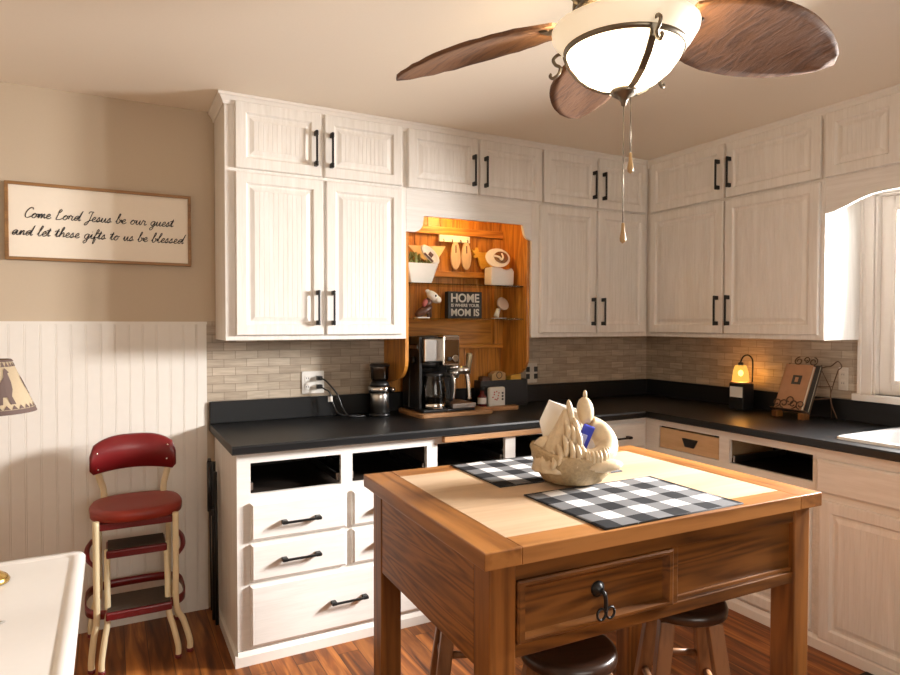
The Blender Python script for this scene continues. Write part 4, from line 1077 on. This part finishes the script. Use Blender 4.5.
stool(-1.787, -1.938, math.radians(-32), 'dark round stool under the plain right half of the island front')
stool(-2.271, -1.500, math.radians(-24), 'dark round stool half hidden behind the left island apron')

# ------------------------------------------------------------------ ceiling fan
FXc, FYc = -2.153, -2.062
fan = thing('ceiling_fan', 'ceiling fan with brown woven leaf blades and a lit white glass bowl', 'ceiling fan', (FXc, FYc, H))
c0 = (FXc, FYc, 0)
c1 = (FXc, FYc, -.012)
part('canopy', MB().lathe([(.075, H-.0005), (.075, H-.02), (.055, H-.045), (.022, H-.055)], c0, 32), BRONZE, fan)
part('downrod', MB().lathe([(.014, H-.10), (.014, H-.05)], c0, 16), BRONZE, fan)
part('motor_housing', MB().lathe([(.04, 2.315), (.085, 2.305), (.122, 2.275), (.128, 2.235), (.110, 2.205), (.098, 2.185), (.125, 2.178), (.125, 2.165), (.09, 2.150)], c0, 40), BRONZE, fan)
m = MB()
for k in range(10):
    a = 2*PI*k/10+.2; m.tube(smooth_path([(FXc+.100*math.cos(a), FYc+.100*math.sin(a), 2.182), (FXc+.130*math.cos(a), FYc+.130*math.sin(a), 2.20), (FXc+.130*math.cos(a), FYc+.130*math.sin(a), 2.235)], 4), .006, 8)
part('housing_ribs', m, PEWTER, fan)
for ang in (-9, 61, 124, 196, 270):
    a = math.radians(ang); R_ = Matrix.Translation((FXc, FYc, 2.172)) @ Matrix.Rotation(a, 4, 'Z') @ Matrix.Rotation(math.radians(-15), 4, 'X')
    prof = []
    Lb, r0 = .520, .165
    up, lo = [], []
    for k in range(19):
        t_ = k/18; x = r0+Lb*t_
        wdt = .140*math.sin(PI*min(1, (.10+.90*t_)**.92))**.62 if t_ < 1 else .0
        up.append((x, max(wdt, .012) if t_ < 1 else 0)); lo.append((x, -max(wdt, .012) if t_ < 1 else 0))
    m = MB(); nv = 10; G = {}
    for k in range(19):
        for j in range(nv+1):
            x = up[k][0]; y = lo[k][1]+(up[k][1]-lo[k][1])*j/nv
            z = -.046*((k/18)**2)-.006*abs(y/.1)+.0012*math.sin((x*1.0+abs(y)*1.2)*260)
            G[k, j] = [m.bm.verts.new(R_ @ Vector((x, y, z+dz))) for dz in (.004, -.004)]
    for k in range(18):
        for j in range(nv):
            m.face([G[k, j][0], G[k+1, j][0], G[k+1, j+1][0], G[k, j+1][0]], True); m.face([G[k, j][1], G[k, j+1][1], G[k+1, j+1][1], G[k+1, j][1]], True)
        for j in (0, nv): m.face([G[k, j][0], G[k+1, j][0], G[k+1, j][1], G[k, j][1]])
    for j in range(nv):
        m.face([G[0, j][0], G[0, j+1][0], G[0, j+1][1], G[0, j][1]]); m.face([G[18, j][0], G[18, j+1][0], G[18, j+1][1], G[18, j][1]])
    bl = part('blade', m, BLADEM, fan)
    part('blade_bracket', MB().box(.085, .20, -.022, .022, -.012, -.0055, R_).box(.19, .215, -.035, .035, -.012, -.0055, R_), BRONZE, bl, bevel=.003)
bowl = part('glass_bowl', MB().lathe([(.143, 2.083), (.136, 2.064), (.115, 2.035), (.085, 2.010), (.050, 1.992), (.018, 1.986)], c1, 48, cap=False), BOWLG, fan, label='glowing white glass bowl')
part('glass_rim', MB().lathe([(.172, 2.141), (.180, 2.137), (.178, 2.126), (.162, 2.100), (.1445, 2.084)], c1, 48, cap=False), RIMG, fan, label='flared cream glass rim')
part('band', MB().lathe([(.143, 2.079), (.149, 2.081), (.152, 2.096), (.146, 2.094)], c1, 48, cap=False), PEWTER, fan)
for ang in (-107, 13, 133):
    a = math.radians(ang); e_ = Vector((math.cos(a), math.sin(a), 0)); o_ = Vector((FXc, FYc, -.012)); tt = Vector((-math.sin(a), math.cos(a), 0))
    m = MB()
    path = [(.149, 2.088), (.141, 2.062), (.120, 2.033), (.089, 2.006), (.052, 1.988), (.02, 1.982)]
    A_ = []
    for r_, z in path:
        p = o_+e_*r_+Vector((0, 0, z)); A_.append((m.bm.verts.new(p+tt*.0085), m.bm.verts.new(p-tt*.0085), m.bm.verts.new(p+tt*.0085+e_*.004), m.bm.verts.new(p-tt*.0085+e_*.004)))
    for P_, Q_ in zip(A_, A_[1:]):
        m.face([P_[0], P_[1], Q_[1], Q_[0]]); m.face([P_[2], Q_[2], Q_[3], P_[3]]); m.face([P_[0], Q_[0], Q_[2], P_[2]]); m.face([P_[1], P_[3], Q_[3], Q_[1]])
    st = part('strap', m, PEWTER, fan)
    sp = [o_+e_*r_+Vector((0, 0, z)) for r_, z in ((.150, 2.098), (.166, 2.099), (.178, 2.088), (.172, 2.074), (.160, 2.066), (.164, 2.050), (.178, 2.040), (.186, 2.046), (.182, 2.052))]
    part('scroll', MB().tube(smooth_path(sp, 4), .0045, 8), PEWTER, st)
part('finial', MB().lathe([(.001, 1.948), (.006, 1.951), (.008, 1.960), (.014, 1.968), (.030, 1.978), (.034, 1.986), (.030, 1.992)], c1, 28), PEWTER, fan)
for (x, y, z0, z1) in ((FXc-.001, FYc-.001, 1.936, 1.640), (FXc+.012, FYc-.012, 1.985, 1.815)):
    pc = part('pull_chain', MB().tube([(x, y, z0), (x, y, z1)], .0013, 6), PEWTER, fan)
    part('fob', MB().lathe([(.001, .006), (.004, .003), (.0045, -.012), (.008, -.034), (.007, -.042), (.001, -.047)], (x, y, z1), 16), plain('amber_wood_fob', (.40, .26, .12), .3), pc)

# ------------------------------------------------------------------ wall sign with script lettering
sg = thing('wall_sign', 'framed cream wall sign with black script prayer above the bead board', 'sign', (-3.32, -.002, 1.66))
x0, x1, z0, z1 = -3.686, -2.956, 1.660, 1.991
part('frame', MB().box(x0, x1, -.028, -.002, z1-.013, z1).box(x0, x1, -.028, -.002, z0, z0+.013).box(x0, x0+.013, -.028, -.002, z0+.013, z1-.013).box(x1-.013, x1, -.028, -.002, z0+.013, z1-.013), FRAMEW, sg, bevel=.0015)
part('board', MB().box(x0+.012, x1-.012, -.016, -.003, z0+.012, z1-.012), SIGNB, sg)
G = {
 'a': ([(.05,.2),(.75,.85),(.45,1),(.12,.6),(.18,.1),(.45,.08),(.8,.95),(.76,.2),(.92,0),(1.15,.25)], 1.1),
 'b': ([(0,.25),(.5,1.8),(.35,2.1),(.2,1.2),(.2,.1),(.5,0),(.75,.5),(.5,.92),(.72,.72),(1.0,.8)], .98),
 'C': ([(1.15,1.75),(.95,2.15),(.5,1.9),(.15,1.0),(.25,.2),(.65,0),(1.15,.35)], 1.15),
 'd': ([(.8,.82),(.5,1),(.15,.6),(.2,.08),(.5,.1),(.85,.9),(1.15,2.1),(.88,.4),(.95,0),(1.2,.25)], 1.15),
 'e': ([(0,.25),(.5,.5),(.62,.85),(.4,1),(.15,.5),(.3,.03),(.6,.05),(.88,.3)], .82),
 'f': ([(0,.2),(.6,1.7),(.45,2.1),(.28,1.4),(.12,-.9),(.32,-.8),(.38,0),(.15,.3),(.7,.3)], .7),
 'g': ([(.75,.88),(.45,1),(.12,.6),(.2,.1),(.5,.1),(.8,.95),(.62,-.6),(.28,-1),(.15,-.6),(1.05,.25)], 1.0),
 'h': ([(0,.2),(.55,1.8),(.4,2.1),(.2,1),(.1,0),(.3,.6),(.62,1),(.75,.6),(.74,.08),(1.0,.25)], .98),
 'i': ([(0,.25),(.28,1),(.22,.2),(.42,0),(.68,.25)], .62),
 'J': ([(.3,1.7),(.5,2.1),(1.1,2.05),(.9,1.9),(.75,.4),(.5,-.6),(.15,-.8),(.2,-.3),(1.0,.3)], 1.05),
 'l': ([(0,.25),(.58,1.8),(.42,2.1),(.25,1.2),(.25,.1),(.48,0),(.72,.25)], .68),
 'L': ([(.45,1.45),(.7,1.9),(.55,2.15),(.35,1.9),(.28,1.0),(.15,.05),(.45,-.02),(.8,.05),(1.15,.3)], 1.15),
 'm': ([(0,.2),(.25,.95),(.2,0),(.45,.8),(.62,.9),(.62,0),(.88,.8),(1.05,.9),(1.08,.1),(1.35,.25)], 1.32),
 'n': ([(0,.2),(.25,.95),(.2,0),(.5,.85),(.7,.9),(.7,.1),(1.0,.25)], .98),
 'o': ([(.0,.3),(.5,1),(.15,.7),(.15,.15),(.5,.02),(.75,.5),(.5,.98),(.65,.8),(1.0,.85)], .95),
 'r': ([(0,.2),(.2,1.05),(.4,.85),(.62,.85),(.55,.2),(.72,0),(.95,.25)], .88),
 's': ([(0,.2),(.4,1.05),(.45,.7),(.55,.25),(.3,0),(.12,.12),(.85,.25)], .78),
 't': ([(0,.25),(.38,1.7),(.25,.4),(.32,.02),(.65,.25)], .62),
 'u': ([(0,.25),(.2,.95),(.2,.15),(.45,.05),(.75,.95),(.74,.15),(.9,0),(1.1,.25)], 1.05),
}
def script(text, xa, xb, z, parent, xh):
    strokes = []; pen = 0; cur = []
    for ch in text:
        if ch == ' ':
            if cur: strokes.append(cur); cur = []
            pen += .75; continue
        pts, adv = G[ch]
        cur += [(pen+x+y*.25, y) for x, y in pts]
        if ch == 't': strokes.append([(pen+.10, 1.15), (pen+.45, 1.25), (pen+.85, 1.2)])
        if ch == 'i': strokes.append([(pen+.52, 1.45), (pen+.60, 1.5)])
        pen += adv
    if cur: strokes.append(cur)
    k = (xb-xa)/pen; m = MB()
    for s_ in strokes:
        p = smooth_path([(xa+x*k, -.0165, z+y*xh) for x, y in s_], 4)
        m.tube(p, .0019, 6)
    part('lettering', m, INK, parent)
script('Come Lord Jesus be our guest', x0+.066, x1-.078, 1.842, sg, .0205)
script('and let these gifts to us be blessed', x0+.022, x1-.034, 1.766, sg, .0205)

# ------------------------------------------------------------------ step stool chair
S = thing('step_stool_chair', 'vintage red and cream step stool chair against the white bead board', 'chair', (-3.20, -.24, 0))
SX0_, SX1_ = -3.356, -3.064
def leg_path(x, top, y0, foot_x, foot_y, zb=.21):
    return smooth_path([(x, y0, top), (x, y0-.002, .40), (x, y0-.004, zb), (x+(foot_x-x)*.55, foot_y+.01, zb-.075), (foot_x, foot_y, .05), (foot_x, foot_y, .012)], 6)
def legs(name, x, top, y0, fx, fy, r=.0125):
    p = leg_path(x, top, y0, fx, fy)
    l = part(name, MB().tube(p, r, 10), CREAMP, S, label='chipped cream metal leg')
    part('foot_cap', MB().lathe([(r+.001, .0005), (r+.0025, .004), (r+.002, .016)], (fx, fy, 0), 12), REDP, l)
legs('leg', SX0_, .600, -.400, -3.376, -.405); legs('leg', SX1_, .600, -.400, -3.012, -.400)
legs('leg', SX0_+.006, .580, -.100, -3.386, -.065); legs('leg', SX1_-.006, .580, -.100, -3.030, -.060)
# seat
m = MB(); poly = []
for k in range(36):
    a = 2*PI*k/36; ca, sa = math.cos(a), math.sin(a); ex = .72
    poly.append((-3.205+.176*math.copysign(abs(ca)**ex, ca), -.255+.165*math.copysign(abs(sa)**.8, sa)))
loops = []
for g_, z in ((.014, .585), (.0, .590), (-.002, .620), (.006, .630), (.03, .632), (.09, .627)):
    loops.append([m.bm.verts.new((-3.205+(x+3.205)*(1-g_/.17), -.255+(y+.255)*(1-g_/.16), z)) for x, y in poly])
m.face(loops[0])
for A, B in zip(loops, loops[1:]):
    for k in range(36): m.face([A[k], A[(k+1) % 36], B[(k+1) % 36], B[k]], True)
m.face(loops[-1], True)
part('seat', m, REDS, S)
part('seat_rail', MB().box(SX0_+.01, SX1_-.01, -.385, -.120, .555, .584), REDP, S, bevel=.004)
# backrest posts and panel
for x, d in ((-3.330, -.026), (-3.090, .020)):
    part('backrest_post', MB().tube(smooth_path([(x, -.125, .585), (x, -.120, .66), (x+d*.8, -.135, .74), (x+d, -.150, .84)], 5), .0135, 10), CREAMP, S)
m = MB(); cols = 24; rows_ = []
for i in range(cols+1):
    t_ = -1+2*i/cols; x = -3.213+.168*t_
    ztop = .908-.050*abs(t_)**3.2-(.03 if abs(t_) > .99 else 0); zbot = .742+.012*(1-t_*t_)*1.4+(.02 if abs(t_) > .99 else 0)
    y = -.166-.036*(t_*t_)
    rows_.append([m.bm.verts.new((x, y-th, z)) for th, z in ((0, zbot), (0.012, zbot+.004), (.014, (zbot+ztop)/2), (.012, ztop-.006), (0, ztop), (-.004, (zbot+ztop)/2))])
for A, B in zip(rows_, rows_[1:]):
    for k in range(6): m.face([A[k], A[(k+1) % 6], B[(k+1) % 6], B[k]], True)
m.face(rows_[0]); m.face(rows_[-1])
bk = part('backrest', m, REDP, S)
m = MB()
for x, z in ((-3.352, .835), (-3.349, .767), (-3.078, .852), (-3.082, .790)):
    m.ell((x, -.166-.036*((x+3.213)/.168)**2-.0145, z), .0042, .003, .0042, 10)
part('rivets', m, CHROME, bk)
# pull-out steps
for (za, ya, xa, xb, yb) in ((.242, -.446, -3.325, -3.082, -.255), (.452, -.330, -3.322, -3.092, -.180)):
    st = part('step', MB().box(xa, xb, ya, yb, za-.032, za), REDP, S, bevel=.006, label='red metal step')
    part('tread', MB().box(xa+.006, xb-.006, ya+.008, yb-.005, za+.0002, za+.005), TREAD, st, bevel=.002)
for x, fx in ((-3.318, -3.340), (-3.094, -3.060)):
    p = smooth_path([(x, -.300, .452), (x, -.36, .33), (x, -.405, .20), (x+(fx-x)*.5, -.425, .13), (fx, -.435, .05), (fx, -.435, .012)], 6)
    l = part('step_leg', MB().tube(p, .0115, 10), CREAMP, S)
    part('foot_cap', MB().lathe([(.0125, .0005), (.014, .004), (.0135, .016)], (fx, -.435, 0), 12), REDP, l)
# red bands round the legs
def band(z, h, hx, y0, y1, mat, nm, cx=-3.210):
    m = MB(); ring = []
    n_ = 44; yc, hy = (y0+y1)/2, (y1-y0)/2
    for k in range(n_):
        a = 2*PI*k/n_; ca, sa = math.cos(a), math.sin(a)
        x, y = cx+hx*math.copysign(abs(ca)**.55, ca), yc+hy*math.copysign(abs(sa)**.55, sa)
        ring.append([m.bm.verts.new((cx+(x-cx)*q, yc+(y-yc)*q, z+dz)) for q, dz in ((1, 0), (1, h), (.975, h), (.975, 0))])
    for k in range(n_):
        A, B = ring[k], ring[(k+1) % n_]
        for j in range(4): m.face([A[j], A[(j+1) % 4], B[(j+1) % 4], B[j]], j in (0, 2))
    part(nm, m, mat, S)
band(.205, .036, .192, -.412, -.065, REDP, 'leg_band')
for s_, x in ((-1, SX0_-.004), (1, SX1_+.004)):
    m = MB().tube(smooth_path([(x, -.40, .42), (x+s_*.026, -.36, .44), (x+s_*.030, -.28, .46), (x+s_*.012, -.20, .47)], 5), .010, 8, flat=.5)
    part('side_brace', m, REDP, S)

# ------------------------------------------------------------------ enamel table, lamp, pen
E_ = thing('enamel_table', 'white enamel-top table at the left edge of the photo with rounded corners', 'table', (-3.86, -1.8, 0))
m = MB(); loops = []
for (g_, z, r) in ((.006, .722, .03), (0, .728, .034), (0, .742, .034), (.004, .749, .032), (.022, .750, .03), (.030, .7485, .026), (.034, .746, .024)):
    loops.append([m.bm.verts.new((x, y, z)) for x, y in rr(-4.36+g_, -3.364-g_, -2.45+g_, -1.212-g_, r, 6)])
m.face(loops[0])
for A, B in zip(loops, loops[1:]):
    for k in range(len(A)): m.face([A[k], A[(k+1) % len(A)], B[(k+1) % len(A)], B[k]], True)
m.face(loops[-1])
part('tabletop', m, WHITEE, E_)
part('apron', MB().box(-4.28, -3.45, -1.30, -1.28, .64, .7215).box(-4.28, -3.45, -2.38, -2.36, .64, .7215).box(-4.28, -4.26, -2.36, -1.30, .64, .7215).box(-3.47, -3.45, -2.36, -1.30, .64, .7215), WHITEE, E_)
for x in (-4.24, -3.49):
    for y in (-2.34, -1.32): part('leg', MB().tube([(x, y, 0), (x, y, .64)], [.018, .026], 14), WHITEE, E_)
LPX, LPY = -3.566, -1.366
L_ = thing('table_lamp', 'small table lamp with a hen printed linen shade on the white table', 'lamp', (LPX, LPY, .746))
part('base', MB().lathe([(.040, 0), (.042, .006), (.036, .016), (.022, .026), (.012, .032)], (LPX, LPY, .7462), 28), BRASS, L_)
part('stem', MB().lathe([(.010, .030), (.014, .06), (.010, .09), (.013, .16), (.009, .20), (.018, .26), (.014, .30), (.022, .325), (.012, .345), (.020, .372), (.009, .40)], (LPX, LPY, .7462), 24), CREAMP, L_)
def shade_r(z): return .102+(.050-.102)*(z-1.172)/(1.300-1.172)
sh = part('shade', MB().lathe([(shade_r(1.172), 1.172), (shade_r(1.300), 1.300), (shade_r(1.300)-.002, 1.300), (shade_r(1.172)-.002, 1.172)], (LPX, LPY, 0), 48, cap=False), SHADEF, L_)
part('bottom_trim', MB().lathe([(shade_r(1.171)+.0008, 1.171), (shade_r(1.182)+.0012, 1.182)], (LPX, LPY, 0), 48, cap=False), SHADEB, sh)
m = MB()
for k in range(34):
    a = 2*PI*k/34
    for zz, hh in ((1.183, .010), (1.284, .012)):
        for o in ((0, 1),):
            A = [m.bm.verts.new((LPX+(shade_r(z)+.001)*math.cos(b_), LPY+(shade_r(z)+.001)*math.sin(b_), z)) for b_, z in ((a, zz), (a+.16, zz), (a+.08, zz+hh))]
            m.face(A)
part('border_print', m, SHADEB, sh)
part('top_trim', MB().lathe([(shade_r(1.292)+.001, 1.296), (shade_r(1.301)+.001, 1.301)], (LPX, LPY, 0), 48, cap=False), SHADEB, sh)
hen = [(-.5, -.9), (-.25, -.9), (-.15, -.5), (.05, -.5), (.1, -.9), (.3, -.9), (.25, -.45), (.5, -.1), (.62, .5), (.55, .62), (.35, .35), (.05, .3), (-.2, .6), (-.3, .95), (-.42, 1.1), (-.55, 1.0), (-.7, .85), (-.55, .8), (-.6, .3), (-.55, -.1), (-.4, -.45)]
m = MB()
for a0 in (-60, 12, 84, 156, 228):
    vs = []
    for u, v in hen:
        z = 1.234+v*.043; r_ = shade_r(z)+.0012; a = math.radians(a0)-u*.042/.078
        vs.append(m.bm.verts.new((LPX+r_*math.cos(a), LPY+r_*math.sin(a), z)))
    f = m.face(vs)
bmesh.ops.triangulate(m.bm, faces=m.bm.faces)
part('hen_print', m, SHADEB, sh)
part('shade_ring', MB().tube([(LPX-.05, LPY, 1.297), (LPX+.05, LPY, 1.297)], .0016, 6).tube([(LPX, LPY-.05, 1.297), (LPX, LPY+.05, 1.297)], .0016, 6).tube([(LPX, LPY, 1.14), (LPX, LPY, 1.30)], .003, 6), BRASS, L_)
pn = thing('pen', 'black pen lying on the white enamel table', 'pen', (-3.56, -1.64, .7465))
part('barrel', MB().tube([(-3.60, -1.66, .7505), (-3.515, -1.640, .7505)], .0042, 10), BLK, pn)
part('tip', MB().tube([(-3.515, -1.640, .7505), (-3.502, -1.637, .7500)], [.004, .001], 10), STEEL, pn)

# folded black stand beside the cabinet
fs = thing('folded_stand', 'tall black folded stand leaning in the gap left of the base cabinet', 'stand', (-2.880, -.13, 0))
part('grip', MB().tube([(-2.898, -.165, .52), (-2.898, -.155, .745)], .011, 12).tube([(-2.898, -.155, .745), (-2.897, -.152, .765)], [.011, .006], 12), BLK, fs)
part('thin_rod', MB().tube([(-2.895, -.175, .06), (-2.898, -.165, .52)], .004, 8), BLACKM, fs)
part('thick_leg', MB().tube([(-2.879, -.150, .004), (-2.875, -.120, .74)], .010, 12), BLK, fs)
part('side_strut', MB().tube([(-2.876, -.215, .004), (-2.873, -.165, .70)], .008, 10), BLACKM, fs)
part('clip', MB().box(-2.899, -2.868, -.178, -.13, .50, .53), BLK, fs, bevel=.003)

# rug corner by the sink cabinet
rg = thing('floor_mat', 'black floor mat with white spots in front of the sink cabinet', 'rug', (-.86, -2.3, 0))
part('mat', MB().box(-1.12, -.652, -2.75, -1.845, .0005, .010), RUGM, rg, bevel=.004)
m = MB()
for i in range(9):
    for k in range(19):
        x, y = -1.09+.05*i, -2.72+.0465*k+(.0 if i % 2 else .0)
        m.lathe([(.013, .0101), (.012, .0118), (.001, .0122)], (x, y, 0), 10, sx=1.25, cap=False)
part('spots', m, RUGW, rg)

# ------------------------------------------------------------------ light
def area(name, loc, rot, sx, sy, power, col):
    l = bpy.data.lights.new(name, 'AREA'); l.shape = 'RECTANGLE'; l.size = sx; l.size_y = sy; l.energy = power; l.color = col
    o = bpy.data.objects.new(name, l); COL.objects.link(o); o.location = loc; o.rotation_euler = rot; return o
def point(name, loc, power, col, r=.03):
    l = bpy.data.lights.new(name, 'POINT'); l.energy = power; l.color = col; l.shadow_soft_size = r
    o = bpy.data.objects.new(name, l); COL.objects.link(o); o.location = loc; return o
area('daylight_sink_window', (.50, -2.18, 1.92), (0, math.radians(78), 0), 0.70, .95, 740, (1.0, .97, .94))
area('front_fill_light', ((FX0+FX1)/2, YF-.3, 1.6), (PI/2, 0, 0), 1.7, 1.1, 27, (1.0, .86, .66))  # added fill through the invented front window
point('fan_bowl_light', (FXc, FYc, 2.14), 37, (1.0, .76, .45), .09)
point('niche_light', (-1.60, -.20, 1.998), 3.3, (1.0, .60, .20), .02)
point('candle_light', (-.125, -.852, 1.10), 2.2, (1.0, .55, .18), .03)
wd = bpy.data.worlds.new('sky'); sc.world = wd; wd.use_nodes = True
bg = wd.node_tree.nodes['Background']; bg.inputs[0].default_value = (.86, .93, 1.0, 1); bg.inputs[1].default_value = 3

# ------------------------------------------------------------------ camera
cam = bpy.data.cameras.new('camera'); co = bpy.data.objects.new('camera', cam); COL.objects.link(co)
cam.sensor_fit = 'HORIZONTAL'; cam.sensor_width = 36; cam.lens = 638.366/900*36; cam.clip_start = .02
yaw, pitch, roll = -.488542, -.0220832, .00124446
fwd = Vector((-math.sin(yaw)*math.cos(pitch), math.cos(yaw)*math.cos(pitch), math.sin(pitch)))
rgt_ = Vector((math.cos(yaw), math.sin(yaw), 0)); up_ = rgt_.cross(fwd)
r2 = rgt_*math.cos(roll)+up_*math.sin(roll); u2 = -rgt_*math.sin(roll)+up_*math.cos(roll)
M = Matrix((r2, u2, -fwd)).transposed().to_4x4(); M.translation = Vector((-3.29626, -3.28450, 1.39128))
co.matrix_world = M
sc.camera = co
sc.view_settings.view_transform = 'Standard'; sc.view_settings.look = 'None'; sc.view_settings.gamma = 1
sc.view_settings.use_curve_mapping = False; sc.view_settings.exposure = 0.2
sc.cycles.use_denoising = True
sc.cycles.max_bounces = 10; sc.cycles.diffuse_bounces = 6; sc.cycles.transparent_max_bounces = 12
sc.cycles.caustics_reflective = False; sc.cycles.caustics_refractive = False
sc.cycles.sample_clamp_indirect = 4
